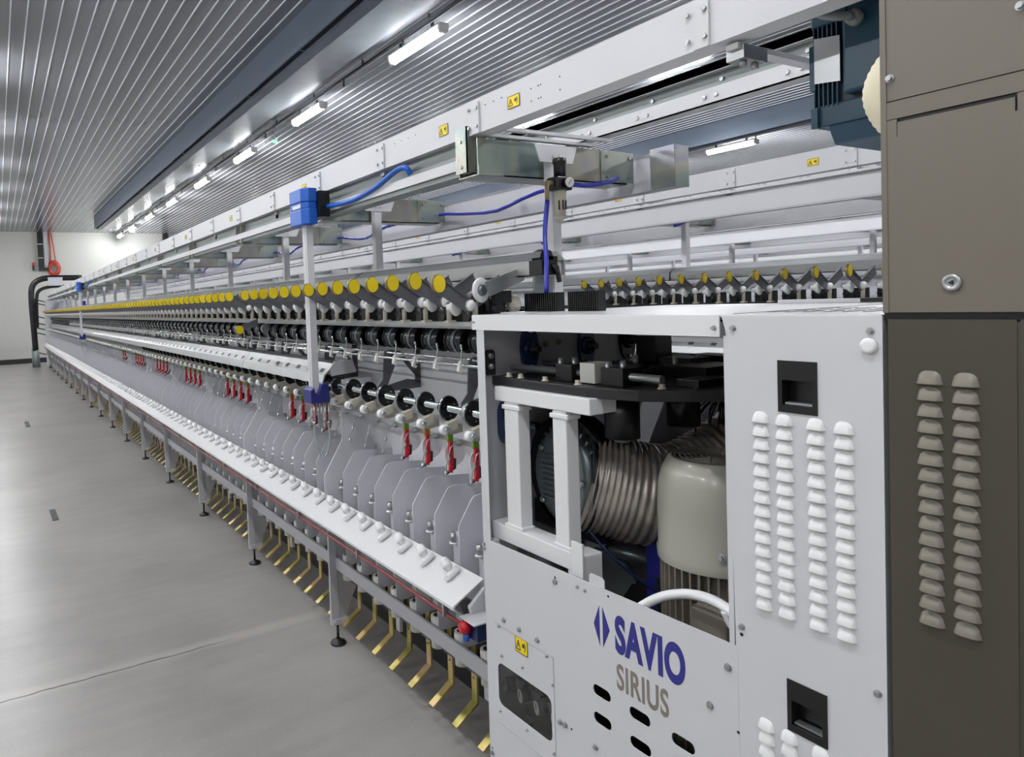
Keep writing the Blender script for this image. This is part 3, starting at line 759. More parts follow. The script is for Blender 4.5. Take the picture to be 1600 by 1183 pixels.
# separators, pots, pedals
t = thing('separator_plate', (0, 0, 0), '', 'plate')
b = MB(); b.prism([(.0, .46), (.0, .825), (.055, .905), (.066, .916), (.10, .921), (.26, .905), (.26, .46)], 'y', -.0015, .0015)
b.prism([(.02, .40), (.0, .42), (.0, .46), (.12, .46), (.12, .40)], 'y', -.0015, .0015)
b.build('curved_sheet', 'sep', t)
row(t, 1.338, -.045, 0, 'pale grey separator plate between the spindles', 'separator plates')
t = thing('spindle_pot', (0, 0, 0), '', 'pot')
b = MB(); b.lathe((.075, 0, .46), (0, 0, 1), [(0, .055), (.29, .055), (.30, .05)], 18); b.build('pot', 'sep', t)
b = MB(); b.cyl((.01, 0, .742), (.01, 0, .778), .010, n=14); b.build('cup', 'steel', t)
b = MB(); b.lathe((.008, 0, .738), (0, 0, 1), [(0, .013), (.005, .0135), (.006, .009)], 16); b.build('collar', 'plastic', t)
row(t, 1.355, .03, 0, 'grey spindle pot with small steel cup', 'spindle pots')
t = thing('spindle_sleeve', (0, 0, 0), '', 'spindle base')
b = MB(); b.lathe((.03, 0, .31), (0, 0, 1), [(0, .026), (.118, .026)], 16); b.build('sleeve', 'offwhite', t)
b = MB(); b.lathe((.03, 0, .426), (0, 0, 1), [(0, .016), (.004, .016)], 12); b.build('bore', 'black', t)
row(t, 1.345, .015, 0, 'pale cylinder sleeve under the white rail', 'spindle sleeves')
t = thing('brass_pedal', (0, 0, 0), '', 'pedal')
b = MB(); th = .0025
b.prism([(.003, .37), (.003, .149), (-.091, .088), (-.096, .0945), (-.005, .155), (-.005, .37)], 'y', -.0155, .0155)
b.build('bent_strip', 'brass', t)
b = MB(); b.cyl((-.006, 0, .24), (-.012, 0, .24), .004, n=8); b.build('rivet', 'steel', t)
row(t, 1.433, .023, 0, 'bent brass-coloured pedal strip above the floor', 'brass pedals')

# feed knobs and yarn guides
t = thing('feed_roller', (0, 0, 0), '', 'roller')
b = MB(); b.lathe((0, -.012, 0), (0, 1, 0), [(0, .015), (.003, .0175), (.02, .0175), (.024, .014)], 18); b.build('white_wheel', 'plastic', t)
b = MB(); b.lathe((0.004, -.021, 0), (0, 1, 0), [(0, .008), (.003, .0105), (.012, .0105)], 12); b.build('hex_bolt', 'chrome', t)
b = MB(); b.prism([(-.01, -.012), (-.006, .016), (.045, .022), (.085, .008), (.09, -.02), (.04, -.026)], 'y', .012, .018); b.prism([(.02, -.01), (.01, .02), (.05, .03), (.055, .0)], 'y', -.008, .016); b.build('cheek_plate', 'bowl', t)
row(t, 1.344, .033, 1.144, 'white feed roller with a chrome bolt', 'feed rollers')

def guide_proto():
    t = thing('yarn_guide', (0, 0, 0), '', 'yarn guide')
    b = MB(); b.prism([(0, .0), (.016, .0), (.016, .10), (.002, .10)], 'y', -.006, .006); b.prism([(-.006, -.005), (.008, -.012), (.016, .03), (.004, .03)], 'y', -.008, .0); b.box(-.002, .012, -.012, .004, .055, .062)
    b.build('red_tube', 'red', t)
    b = MB(); b.box(.0, .022, .002, .010, .098, .135); b.build('colour_block', 'green', t)
    b = MB(); b.prism([(-.02, -.022), (.03, .0), (.032, .035), (.014, .04), (.01, .0)], 'y', .002, .014); b.build('black_wedge', 'black', t)
    b = MB(); b.lathe((.04, .02, .05), (0, 1, 0), [(0, .045), (.004, .045)], 18); b.build('white_shield', 'plastic', t)
    b = MB(); b.tube(catmull([(-.022, -.01, -.01), (-.02, -.012, .02), (-.008, -.014, .06), (.0, -.014, .082), (.02, -.012, .092)], 4), .0022, 6)
    b.tube([(-.026, -.01, -.018), (-.021, -.01, .0)], .005, 6); b.tube([(-.014, -.013, .03), (-.007, -.014, .05)], .0045, 6); b.build('wire_finger', 'steel', t)
    b = MB(); b.lathe((.02, -.012, .092), (1, 0, .1), [(0, .002), (.015, .011), (.03, .011), (.04, .003)], 10); b.build('grey_leaf', 'greyweb', t)
    return t
G0 = guide_proto()
kids(G0)
firstg = True
for i, yy in enumerate(YS):
    y = yy + .05
    bay = (y - LEG0) / SEC; fr = bay - int(bay)
    bare = fr > .60 or y > 9.5
    what = 'wire yarn guide without red tube' if bare else 'red tubed yarn guide below the feed roller'
    lab = ylabel(what, y, i)
    if firstg: G0.location = (1.372, y, .995); G0['label'] = lab; G0['group'] = 'yarn guides'; firstg = False
    else:
        g = dup(G0, (1.372, y, .995), lab, 'yarn guides', ('red_tube', 'colour_block', 'black_wedge', 'white_shield') if bare else ())
        if i % 3 == 2 and not bare:
            for ch in g.children:
                if ch.name.startswith('colour_block'):
                    ch.data = ch.data.copy(); ch.data.materials[0] = M['amber']

tag(MB().box(1.412, 1.417, 1.65, END, 1.083, 1.10).build('guide_rail', 'steel'), 'thin steel rail behind the red yarn guides', 'rail')

# ------------------------------------------------------------------ shafts
def shaft(mi, DX, x, z, y0, y1, name, lab, builder, pitch, ystart, partname, mats):
    t = thing(name, (x + DX, 0, z), lab, 'shaft', name.replace('_', ' ') + 's')
    return t
t = thing('drive_shaft', (1.39, 0, 1.21), 'steel lower drive shaft with black flanged discs', 'shaft')
MB().cyl((0, 1.6, 0), (0, END, 0), .0125, n=12).build('rod', 'chrome', t)
fl = MB(); fl.lathe((0, 0, 0), (0, 1, 0), [(0, .042), (.001, .0445), (.006, .0445)], 26, 0, True, .9)
fl.lathe((0, .006, 0), (0, 1, 0), [(0, .0455), (.006, .0455)], 26, 1, True, .9); fl.lathe((0, .012, 0), (0, 1, 0), [(0, .030), (.030, .028), (.034, .018)], 22, 2, True, .9)
for a in (.6, 2.7, 4.8): fl.cyl((.026 * .9 * math.cos(a), -.0008, .026 * math.sin(a)), (.026 * .9 * math.cos(a), .001, .026 * math.sin(a)), .0025, n=8, m=1)
FL0 = fl.build('flange', ['blackgloss', 'chrome', 'darkmetal'], t)
cl = MB(); cl.lathe((0, -.0, 0), (0, 1, 0), [(0, .030), (.003, .034), (.026, .034), (.030, .028)], 22, 0, True, .9); cl.lathe((0, -.001, 0), (0, 1, 0), [(0, .029), (.001, .029)], 20, 1, True, .9); cl.box(-.006, .006, .006, .02, -.046, -.03)
CL0 = cl.build('clamp_ring', ['steel', 'blackgloss'], t)
n = 0; y = 1.915; fr_ = MB()
while y < END - .1:
    if n == 0: FL0.location = (0, y, 0)
    elif n < 40: pcopy(FL0, (0, y, 0), t)
    n += 1; y += P
CL0.location = (0, 1.915 + P + .016 - P, 0)
for j in (1, 2): pcopy(CL0, (0, 1.915 + .61 * j + .016, 0), t)

def drum_shaft(mi, DX, y0, y1, cap):
    t = thing('drum_shaft', (1.44 + DX, 0, 1.45), 'row of black glossy drums on the upper shaft of the %s machine row' % MN[mi], 'shaft', 'drum shafts')
    MB().cyl((0, y0, 0), (0, y1, 0), .014, n=10).build('rod', 'chrome', t)
    d = MB(); d.lathe((0, 0, 0), (0, 1, 0), [(0, .041), (.002, .0445), (.008, .0445)], 28, 1, True, .95)
    d.lathe((0, .008, 0), (0, 1, 0), [(0, .0435), (.032, .0435)], 28, 0, True, .95); d.lathe((0, .040, 0), (0, 1, 0), [(0, .044), (.018, .044)], 28, 2, True, .95)
    d.lathe((0, .058, 0), (0, 1, 0), [(0, .0435), (.036, .0435)], 28, 0, True, .95); d.lathe((0, .094, 0), (0, 1, 0), [(0, .0445), (.006, .0445), (.010, .03), (.056, .026)], 24, 1, True, .95)
    D0 = d.build('drum', ['darkmetal', 'blackgloss', 'gunsatin'], t)
    rest = MB(); y = y0; n = 0
    while y < y1 - P:
        if n == 0: D0.location = (0, y, 0)
        elif n < cap: pcopy(D0, (0, y, 0), t)
        else:
            o = len(rest.v); rest.v += [(v[0], v[1] + y, v[2]) for v in d.v]
            for f, m, s in zip(d.f, d.m, d.sm): rest.f.append(tuple(i + o for i in f)); rest.m.append(m); rest.sm.append(s)
        n += 1; y += P
    if rest.v: r = rest.build('drum_run', ['darkmetal', 'blackgloss', 'gunsatin'], t); r['kind'] = 'stuff'
drum_shaft(0, 0, 1.70, END, 99)
drum_shaft(1, 2.23, 1.0, 7.0, 99)

t = thing('guide_rod', (0, 0, 0), 'pair of thin steel rods with clips and pins below the drums', 'rod')
MB().cyl((1.40, 1.64, 1.367), (1.40, END, 1.367), .005, n=8).build('front_rod', 'chrome', t)
MB().cyl((1.44, 1.64, 1.383), (1.44, END, 1.383), .005, n=8).build('rear_rod', 'chrome', t)
b = MB(); b.box(-.010, .008, -.008, .008, -.011, .012); b.prism([(-.012, .0), (-.016, -.02), (-.004, -.028), (.004, -.022), (-.004, -.016), (-.004, .0)], 'y', -.006, .008); b.box(-.004, .048, -.004, .006, .006, .018)
P0 = b.build('clip', 'offwhite', t)
b = MB(); b.tube([(.004, 0, .0), (.0, 0, .03), (.004, 0, .05), (.002, 0, .068)], .0028, 6); b.tube([(.002, 0, .06), (.001, 0, .074)], .005, 6)
P1 = b.build('pin', 'chrome', t)
n = 0; y = 2.0 - .1525; rc = MB(); rp = MB()
while y < END - .1:
    if n == 0: P0.location = (1.40, y, 1.367); P1.location = (1.40, y, 1.367)
    elif n < 99: pcopy(P0, (1.40, y, 1.367), t); pcopy(P1, (1.40, y, 1.367), t)
    n += 1; y += P

# dark arm brackets behind the lower shaft
b = MB()
b.prism([(1.425, 1.385), (1.445, 1.395), (1.50, 1.385), (1.475, 1.33), (1.43, 1.235), (1.41, 1.21), (1.385, 1.215), (1.385, 1.24), (1.412, 1.27), (1.418, 1.34)], 'y', 0, .006)
b.prism([(1.475, 1.385), (1.50, 1.385), (1.59, 1.285), (1.59, 1.255)], 'y', 0, .006)
b.box(1.572, 1.60, 0, .006, 1.235, 1.385); b.prism([(1.42, 1.215), (1.42, 1.24), (1.53, 1.262), (1.6, 1.25), (1.6, 1.22)], 'y', 0, .006)
BR0 = b.build('arm_bracket', 'lilac_dark')
k = 0; y = 1.985
while y < END:
    lab = 'dark grey cut-out arm bracket carrying the lower shaft, %s from the white cabinet' % ORD[k] if k < 10 else 'dark grey arm bracket carrying the lower shaft, far along the machine'
    o = BR0 if k == 0 else BR0.copy()
    if k: COL.objects.link(o)
    o.location = (0, y, 0); tag(o, lab, 'bracket', 'arm brackets'); k += 1; y += .61
for mi, DX in ((2, 4.46), (3, 6.69), (4, 8.92)):
    t = thing('machine_body', (DX, 0, 0), 'pale far machine body in the %s machine row' % MN[mi], 'machine', 'far machine bodies')
    MB().box(1.4, 1.85, 2.0, END, 0, 1.50).build('body', 'lilac', t)
    MB().prism([(1.50, 1.66), (1.50, 1.712), (1.548, 1.741), (1.687, 1.741), (1.737, 1.712), (1.737, 1.66)], 'y', 2.0, END).build('roof_hood', 'steel', t)
    MB().box(1.58, 1.65, 2.0, END, 1.5, 1.66).build('centre_web', 'lilac', t)

# ------------------------------------------------------------------ drive cabinet
FX = 1.20
CAB = thing('drive_cabinet', (0, 0, 0), 'white drive cabinet with open bay and SAVIO SIRIUS lettering', 'cabinet')

def sheet(outer, holes, x0, x1):
    """panel in the YZ plane with holes, from x0 to x1"""
    bm = bmesh.new()
    for lp in [outer] + holes:
        vs = [bm.verts.new((x0, p[0], p[1])) for p in lp]
        for i in range(len(vs)): bm.edges.new((vs[i], vs[(i + 1) % len(vs)]))
    bmesh.ops.triangle_fill(bm, use_beauty=True, edges=bm.edges[:])
    r = bmesh.ops.extrude_face_region(bm, geom=bm.faces[:])
    for v in r['geom']:
        if isinstance(v, bmesh.types.BMVert): v.co.x = x1
    bmesh.ops.recalc_face_normals(bm, faces=bm.faces)
    mb = MB(); bm.verts.index_update()
    mb.add([v.co[:] for v in bm.verts], [tuple(v.index for v in f.verts) for f in bm.faces]); bm.free()
    return mb
def rrect(y0, y1, z0, z1, r, n=4):
    o = []
    for cy, cz, a0 in ((y1 - r, z1 - r, 0), (y0 + r, z1 - r, 90), (y0 + r, z0 + r, 180), (y1 - r, z0 + r, 270)):
        for k in range(n + 1):
            a = math.radians(a0 + 90 * k / n); o.append((cy + r * math.cos(a), cz + r * math.sin(a)))
    return o
def bolts(mb, pts, x=FX, r=.0065, m=0):
    for y, z in pts:
        mb.lathe((x, y, z), (-1, 0, 0), [(0, r * 1.25), (.0015, r * 1.25)], 12, m); mb.lathe((x - .0015, y, z), (-1, 0, 0), [(0, r * .9), (.0055, r * .85)], 6, m, True, 1, False)
    return mb

slots = [rrect(1.158, 1.213, .646, .672, .012), rrect(1.158, 1.213, .579, .605, .012), rrect(1.045, 1.103, .646, .672, .012), rrect(1.045, 1.103, .579, .605, .012), rrect(.933, .990, .646, .672, .012),
         rrect(.933, .990, .579, .605, .012), rrect(1.045, 1.103, .512, .538, .012), rrect(.933, .990, .512, .538, .012)]
win = rrect(1.362, 1.583, .440, .562, .02)
LP = sheet([(1.632, .02), (1.632, .905), (.833, .918), (.833, .02)], slots + [win], FX - .001, FX + .001).build('lower_panel', 'white', CAB)
b = MB()
b.box(FX - .0025, FX - .001, 1.349, 1.349 + .0015, .3, .673); b.box(FX - .0025, FX - .001, 1.349, 1.590, .672, .6735); b.box(FX - .0025, FX - .001, 1.40, 1.590, .384, .3855)
b.build('door_edge', 'lilac', LP)
b = bolts(MB(), [(1.627, .878), (1.334, .875), (1.548, .694), (1.482, .693), (1.409, .694), (.895, .773), (1.21, .515), (1.33, .515), (1.312, .516), (.854, .868), (1.622, .274)])
bolts(b, [(1.255, .889), (1.23, .888), (1.372, .666), (1.57, .668), (1.561, .557 + .03), (1.472, .592), (1.352, .6), (1.575, .42), (1.46, .425), (1.355, .418), (.885, .66), (.885, .5)], r=.0035)
b.build('panel_bolts', 'steel', LP)
b = MB()
for y, z in ((1.627, .888), (1.334, .886), (1.29, .517), (1.622, .287), (1.157, .9)): b.cyl((FX - .0015, y, z), (FX, y, z), .003, n=8)
b.build('bolt_holes', 'black', LP)
MB().prism([(1.218, .905), (1.218, .93), (1.212, .936), (1.176, .936), (1.170, .93), (1.170, .905)], 'x', FX + .001, FX + .003).build('top_tab', 'white', LP)
MB().box(FX + .002, FX + .004, 1.352, 1.593, .43, .572).build('window_pane', 'pane', LP)
o = pcopy(ST0, (FX - .001, 1.475, .651), LP); o.scale = (1, .95, 1.25)
# logo
def text_mesh(body, off):
    cu = bpy.data.curves.new(body, 'FONT'); cu.body = body; cu.size = 1; cu.offset = off; cu.extrude = 0.02; cu.resolution_u = 6; cu.space_character = 1.07
    ob = bpy.data.objects.new(body, cu); COL.objects.link(ob)
    dg = bpy.context.evaluated_depsgraph_get(); me = bpy.data.meshes.new_from_object(ob.evaluated_get(dg))
    bpy.data.objects.remove(ob); return me
def lettering(body, off, y0, y1, z0, z1, m, name):
    me = text_mesh(body, off)
    xs = [v.co.x for v in me.vertices]; ys = [v.co.y for v in me.vertices]
    ax, bx, ay, by = min(xs), max(xs), min(ys), max(ys)
    for v in me.vertices:
        v.co = Vector((FX - .0012 - (.0006 if v.co.z > 0 else 0), y0 + (y1 - y0) * (v.co.x - ax) / (bx - ax), z0 + (z1 - z0) * (v.co.y - ay) / (by - ay)))
    me.materials.clear(); me.materials.append(M[m])
    for p in me.polygons: p.material_index = 0
    o = bpy.data.objects.new(name, me); COL.objects.link(o); o.parent = LP; return o
plabel(lettering('SAVIO', .045, 1.139, .951, .777, .867, 'logo', 'brand_lettering'), 'bold blue letters SAVIO')
plabel(lettering('SIRIUS', .02, 1.137, .995, .693, .754, 'logogrey', 'model_lettering'), 'narrow taupe letters SIRIUS')
b = MB()
b.prism([(1.2045, .820), (1.186, .868), (1.186, .772)], 'x', FX - .0016, FX - .001); b.prism([(1.155, .820), (1.1765, .868), (1.1765, .772)], 'x', FX - .0016, FX - .001)
plabel(b.build('logo_mark', 'logo', LP), 'blue split diamond mark')

# louvred panel
def louver(mb, yc, zt, L, h, d, m=0):
    nu, nv = 10, 4; z0 = zt - h; V = []
    for i in range(nu + 1):
        u = -1 + 2 * i / nu; e = math.sqrt(max(0, 1 - abs(u) ** 3.0)); e = max(e, 0.02)
        for j in range(nv + 1):
            v = j / nv; zz = z0 + h * e * (1 - v); V.append((FX - .001 - d * e * math.sin(PI / 2 * v), yc + L / 2 * u, zz))
    F = [(i * (nv + 1) + j, (i + 1) * (nv + 1) + j, (i + 1) * (nv + 1) + j + 1, i * (nv + 1) + j + 1) for i in range(nu) for j in range(nv)]
    mb.add(V, F, m, True)
hr1 = [(.676, 1.379), (.744, 1.379), (.744, 1.470), (.676, 1.470)]; hr2 = [(.668, .808), (.737, .808), (.737, .901), (.668, .901)]
UP = sheet([(.853, 1.548), (.576, 1.548), (.576, .02), (.836, .02), (.836, .90), (.845, 1.52)], [hr1, hr2], FX - .0005, FX + .0015).build('louvred_panel', 'white', CAB)
b = MB(); louver(b, 0, 0, .032, .0195, .0085); LV = b.build('louver', 'white_gloss', UP); n = 0
for yc in (.778, .735, .680, .635):
    for zt in [1.375 - .0245 * k for k in range(15)] + [.806 - .0245 * k for k in range(9)]:
        if n == 0: LV.location = (0, yc, zt)
        else: pcopy(LV, (0, yc, zt), UP)
        n += 1
b = bolts(MB(), [(.829, 1.525), (.593, 1.524), (.589, .943), (.823, .96)], r=.005); b.build('panel_screws', 'steel', UP)
b = MB(); b.cyl((FX - .0015, .824, .945), (FX, .824, .945), .0035, n=8); b.cyl((FX - .0015, .835, .75), (FX, .835, .75), .003, n=8); b.build('screw_holes', 'black', UP)
b = MB(); b.lathe((FX, .594, 1.501), (-1, 0, 0), [(0, .0125), (.006, .0125), (.009, .010), (.009, .006)], 20); b.build('round_plug', 'plastic', UP)
for (y0, y1, z0, z1) in ((.676, .744, 1.379, 1.470), (.668, .737, .808, .901)):
    b = MB(); b.box(FX - .0035, FX + .001, y0, y1, z0 + .05 * 0, z1)  # frame plate drawn as four strips
    b = MB(); zi0, zi1, yi0, yi1 = z0 + .013, z0 + .057, y0 + .008, y1 - .008
    b.box(FX - .003, FX + .001, y0, y1, zi1, z1); b.box(FX - .003, FX + .001, y0, y1, z0, zi0)
    b.box(FX - .003, FX + .001, y0, yi0, zi0, zi1); b.box(FX - .003, FX + .001, yi1, y1, zi0, zi1)
    h_ = b.build('recess_handle', 'black', UP)
    b = MB(); b.box(FX + .022, FX + .024, yi0, yi1, zi0, zi1); b.box(FX, FX + .022, yi0 - .001, yi0, zi0, zi1); b.box(FX, FX + .022, yi1, yi1 + .001, zi0, zi1); b.box(FX, FX + .022, yi0, yi1, zi1, zi1 + .001); b.box(FX, FX + .022, yi0, yi1, zi0 - .001, zi0)
    b.build('cup', 'black', h_)
    MB().box(FX + .002, FX + .018, yi0 + .002, yi1 - .002, zi0 + .001, zi0 + .0045).build('latch', 'steel', h_)
MB().box(FX + .0015, FX + .03, .577, .580, .02, 1.545).build('edge_fold', 'white', UP)

# lid, posts, walls
b = MB()
b.box(FX, 2.03, .577, 1.652, 1.546, 1.550)
b.box(FX - .002, FX + .001, .857, 1.652, 1.508, 1.549)
b.box(FX, FX + .06, .857, 1.652, 1.5455, 1.5465); b.box(FX, 2.03, 1.650, 1.652, 1.508, 1.549)
LID = b.build('top_lid', 'white_gloss', CAB, .0)
b = bolts(MB(), [(.868, 1.525)], FX - .002, .004); bolts(b, [(1.64, 1.53)], FX - .002, .0025); b.build('lid_screws', 'steel', LID)
b = MB()
for i in range(3):
    for k in range(7): b.prism([(1.32 + .09 * i, .62 + .035 * k), (1.38 + .09 * i, .62 + .035 * k), (1.375 + .09 * i, .632 + .035 * k), (1.325 + .09 * i, .632 + .035 * k)], 'z', 1.550, 1.5508)
b.box(1.24, 1.9, .854, .856, 1.550, 1.5508); b.build('vent_slots', 'lilac_dark', LID)
MB().box(1.955, 1.985, .99, 1.21, 1.551, 1.561).build('cable_trunk', 'white', LID)
MB().box(1.955, 1.985, .915, .99, 1.551, 1.562).build('trunk_end', 'black', LID)
# front left post and frame
b = MB(); b.box(FX, FX + .002, 1.600, 1.634, .02, 1.51); b.prism([(FX, 1.602), (FX + .03, 1.602), (FX + .03, 1.634), (FX, 1.634)], 'z', .62, .9)
b.build('corner_post', 'white', CAB)
b = MB(); b.box(FX + .002, 1.83, 1.630, 1.634, .02, 1.51); b.box(1.83, 2.03, 1.630, 1.634, .02, 1.30); b.build('end_wall', 'lilac', CAB)
b = MB(); b.box(2.026, 2.03, .58, .86, .02, 1.546); b.box(2.026, 2.03, .86, 1.63, .02, 1.30); b.box(2.026, 2.03, .86, 1.63, 1.50, 1.546)
b.build('rear_wall', 'white', CAB)
b = MB(); b.box(FX + .002, 2.03, .578, .582, .02, 1.546); b.build('inner_wall', 'white', CAB)
MB().box(FX + .002, 2.03, .58, 1.63, .30, .305).build('floor_tray', 'gunmetal', CAB)
MB().box(FX + .004, 1.225, .842, .853, .9, 1.51).build('bay_jamb', 'white', CAB)

# inside the end wall: bearings, plates
EW = 1.630
def bearing(x, z, s, name='flange_bearing', mt='navycast', parent=CAB):
    b = MB(); out = []
    for k in range(28):
        a = 2 * PI * k / 28; r = .036 + .024 * (abs(math.sin(a)) ** 3); out.append((x + s * r * math.cos(a) * .95, z + s * r * math.sin(a) * 1.15))
    b.prism(out, 'y', EW - .012, EW)
    b.lathe((x, EW - .012, z), (0, -1, 0), [(0, .031 * s), (.012, .028 * s), (.0121, .02 * s)], 20)
    o = b.build(name, mt, parent)
    b = MB(); b.lathe((x, EW - .02, z), (0, -1, 0), [(0, .018 * s), (.014, .018 * s), (.015, .011 * s), (.03, .011 * s)], 16); b.build('shaft_end', 'gunmetal', o)
    b = MB()
    for q in (-1, 1): b.cyl((x, EW - .012, z + q * .055 * s), (x, EW - .02, z + q * .055 * s), .006, n=6)
    b.build('bearing_bolts', 'steel', o)
bearing(1.385, 1.442, .95); bearing(1.616, 1.437, .95, mt='navycast'); bearing(1.80, 1.447, 1.0, mt='black')
b = MB()
for xx, zz in ((1.452, 1.451), (1.505, 1.455)): b.lathe((xx, EW, zz), (0, -1, 0), [(0, .009), (.005, .009), (.006, .005), (.011, .005)], 10)
plabel(b.build('wall_bolts', 'tanrim', CAB), 'bronze bolts')
b = MB(); b.prism([(1.225, 1.375), (1.222, 1.44), (1.228, 1.448), (1.248, 1.448), (1.254, 1.44), (1.256, 1.375)], 'y', EW - .008, EW)
o = b.build('plate_bracket', 'gunmetal', CAB)
b = MB()
for zz in (1.40, 1.43): b.lathe((1.238, EW - .008, zz), (0, -1, 0), [(0, .009), (.004, .009), (.006, .006), (.009, .006)], 12)
b.build('bracket_bolts', 'steel', o)
# blue bearing just inside the corner post
b = MB(); out = []
for k in range(24):
    a = 2 * PI * k / 24; r = .03 + .026 * (abs(math.sin(a)) ** 2.5); out.append((1.29 + r * math.cos(a), 1.235 + r * math.sin(a) * 1.2))
b.prism(out, 'y', 1.60, 1.628); b.lathe((1.29, 1.60, 1.235), (0, -1, 0), [(0, .034), (.02, .033), (.021, .027)], 20)
o = b.build('blue_bearing', 'navycast', CAB); MB().cyl((1.285, 1.6, 1.29), (1.285, 1.588, 1.29), .009).build('bearing_bolts', 'steel', o)
MB().lathe((1.29, 1.579, 1.235), (0, -1, 0), [(0, .024), (.03, .024)], 18).build('cooling_ribs', 'gunmetal', o)

# gear plate with rods and blocks
t = thing('gear_plate', (0, 0, 0), 'thick black mounting plate with rods and clamp blocks in the cabinet bay', 'gear plate')
b = MB(); b.prism([(1.245, 1.255), (1.245, 1.629), (1.95, 1.629), (1.95, .87), (1.55, .87), (1.36, 1.05), (1.285, 1.13)], 'z', 1.345, 1.372); b.build('plate', 'gunmetal', t, .003)
b = MB()
for x, y in ((1.262, 1.57), (1.262, 1.52), (1.262, 1.42), (1.262, 1.30), (1.4, 1.06), (1.48, .99), (1.34, 1.11)):
    b.lathe((x, y, 1.372), (0, 0, 1), [(0, .010), (.003, .010)], 12); b.lathe((x, y, 1.375), (0, 0, 1), [(0, .007), (.009, .007)], 6, 0, True, 1, False)
b.build('plate_bolts', 'bowl', t)
b = MB(); b.cyl((1.30, 1.60, 1.395), (1.33, 1.10, 1.395), .010); b.cyl((1.42, 1.60, 1.40), (1.42, 1.3, 1.40), .009); b.cyl((1.60, 1.3, 1.402), (1.62, .92, 1.402), .010); b.cyl((1.72, 1.4, 1.41), (1.72, .9, 1.41), .009)
b.build('rods', 'steel', t)
b = MB()
for (x, y, w, d, h) in ((1.32, 1.38, .03, .03, .045), (1.33, 1.22, .035, .035, .045), (1.46, 1.34, .03, .07, .035), (1.52, 1.15, .05, .06, .04), (1.60, 1.25, .04, .05, .05), (1.68, 1.05, .05, .09, .035), (1.55, 1.42, .05, .04, .03), (1.75, 1.2, .04, .12, .045), (1.45, 1.08, .06, .03, .02), (1.66, 1.40, .035, .035, .10), (1.52, 1.0, .03, .04, .03), (1.80, .98, .05, .08, .045)):
    MB().box(x - w, x + w, y - d, y + d, 1.372, 1.372 + h).build('clamp_block', 'black', t, .002)
b.cyl((1.50, 1.30, 1.372), (1.50, 1.30, 1.40), .05, n=24); b.cyl((1.62, 1.12, 1.372), (1.62, 1.12, 1.398), .045, n=24)
b.build('cam_disc', 'black', t)
b = MB(); b.box(1.29, 1.35, 1.27, 1.32, 1.375, 1.425); b.build('pale_block', 'offwhite', t)
for (x, y) in ((1.30, 1.40), (1.33, 1.38), (1.305, 1.24), (1.335, 1.22), (1.47, 1.30), (1.5, 1.2), (1.6, 1.21), (1.7, 1.0), (1.69, .96)): MB().cyl((x, y, 1.40), (x, y, 1.432), .007, n=8).build('cap_screw', 'steel', t)
for nm_, x, y in (('near', 1.36, 1.25), ('far', 1.61, 1.265)):
    b = MB(); b.cyl((x, y, 1.345), (x, y, 1.235), .043, n=28); o = b.build('motor_can', 'black', t)
    b = MB(); b.lathe((x, y, 1.235), (0, 0, -1), [(0, .024), (.008, .022), (.012, .014)], 18); b.build('can_boss', 'alu', o)

# white tube stand in the bay
t = thing('tube_stand', (0, 0, 0), 'white square-tube stand with two columns in the cabinet bay', 'stand')
b = MB(); b.box(1.228, 1.275, 1.228, 1.596, 1.306, 1.347); b.box(1.275, 1.40, 1.232, 1.26, 1.306, 1.345); b.build('top_bar', 'white_gloss', t, .003)
for (y0, y1) in ((1.492, 1.564), (1.306, 1.368)):
    b = MB(); b.box(1.232, 1.274, y0 + .008, y1 - .004, .95, 1.306); b.box(1.229, 1.276, y0, y1 + .004, 1.285, 1.298); b.box(1.229, 1.276, y0, y1 + .004, .950, .962); b.build('column', 'white_gloss', t, .003)
b = MB(); b.box(1.228, 1.29, 1.305, 1.628, .905, .952); b.box(1.229, 1.30, 1.27, 1.32, .70, .95); b.box(1.23, 1.30, 1.60, 1.628, .70, .95); b.build('bottom_bar', 'white_gloss', t, .003)
MB().box(1.224, 1.229, 1.262, 1.300, .90, .985).build('side_tab', 'white_gloss', t)

# horizontal finned motor with big flexible duct
t = thing('finned_motor', (1.33, 1.455, 1.095), 'silver finned electric motor lying behind the white stand', 'motor')
b = MB(); b.lathe((0, 0, 0), (1, 0, 0), [(0, .07), (.002, .110), (.014, .128), (.03, .132), (.14, .132)], 36, 0, True, .85); b.build('end_cap', 'alu', t)
b = MB()
for k in range(9): b.box(-.010, .0, -.055, .06, -.06 + .015 * k - .002, -.06 + .015 * k + .002)
b.build('cap_ribs', 'alu', t)
b = MB()
for a in (45, 135, 225, 315, 180): b.lathe((-.0, .09 * math.cos(math.radians(a)), .105 * math.sin(math.radians(a))), (-1, 0, 0), [(0, .010), (.003, .010), (.008, .006)], 12)
b.build('cap_bolts', 'steel', t)
b = MB(); b.lathe((.05, 0.02, 0), (1, 0, 0), [(0, .165), (.02, .17), (.06, .17)], 36, 0, True, .95); b.box(.05, .1, -.10, .16, -.17, -.1); b.build('mounting_bell', 'black', t)
b = MB()
for k in range(30):
    a = 2 * PI * k / 30; ca, sa = math.cos(a), math.sin(a)
    b.prism([(.85 * .128 * ca - .003 * sa, .128 * sa + .003 * ca), (.85 * .146 * ca - .003 * sa, .146 * sa + .003 * ca), (.85 * .146 * ca + .003 * sa, .146 * sa - .003 * ca), (.85 * .128 * ca + .003 * sa, .128 * sa - .003 * ca)], 'x', .03, .13)
b.build('body_fins', 'alu', t)

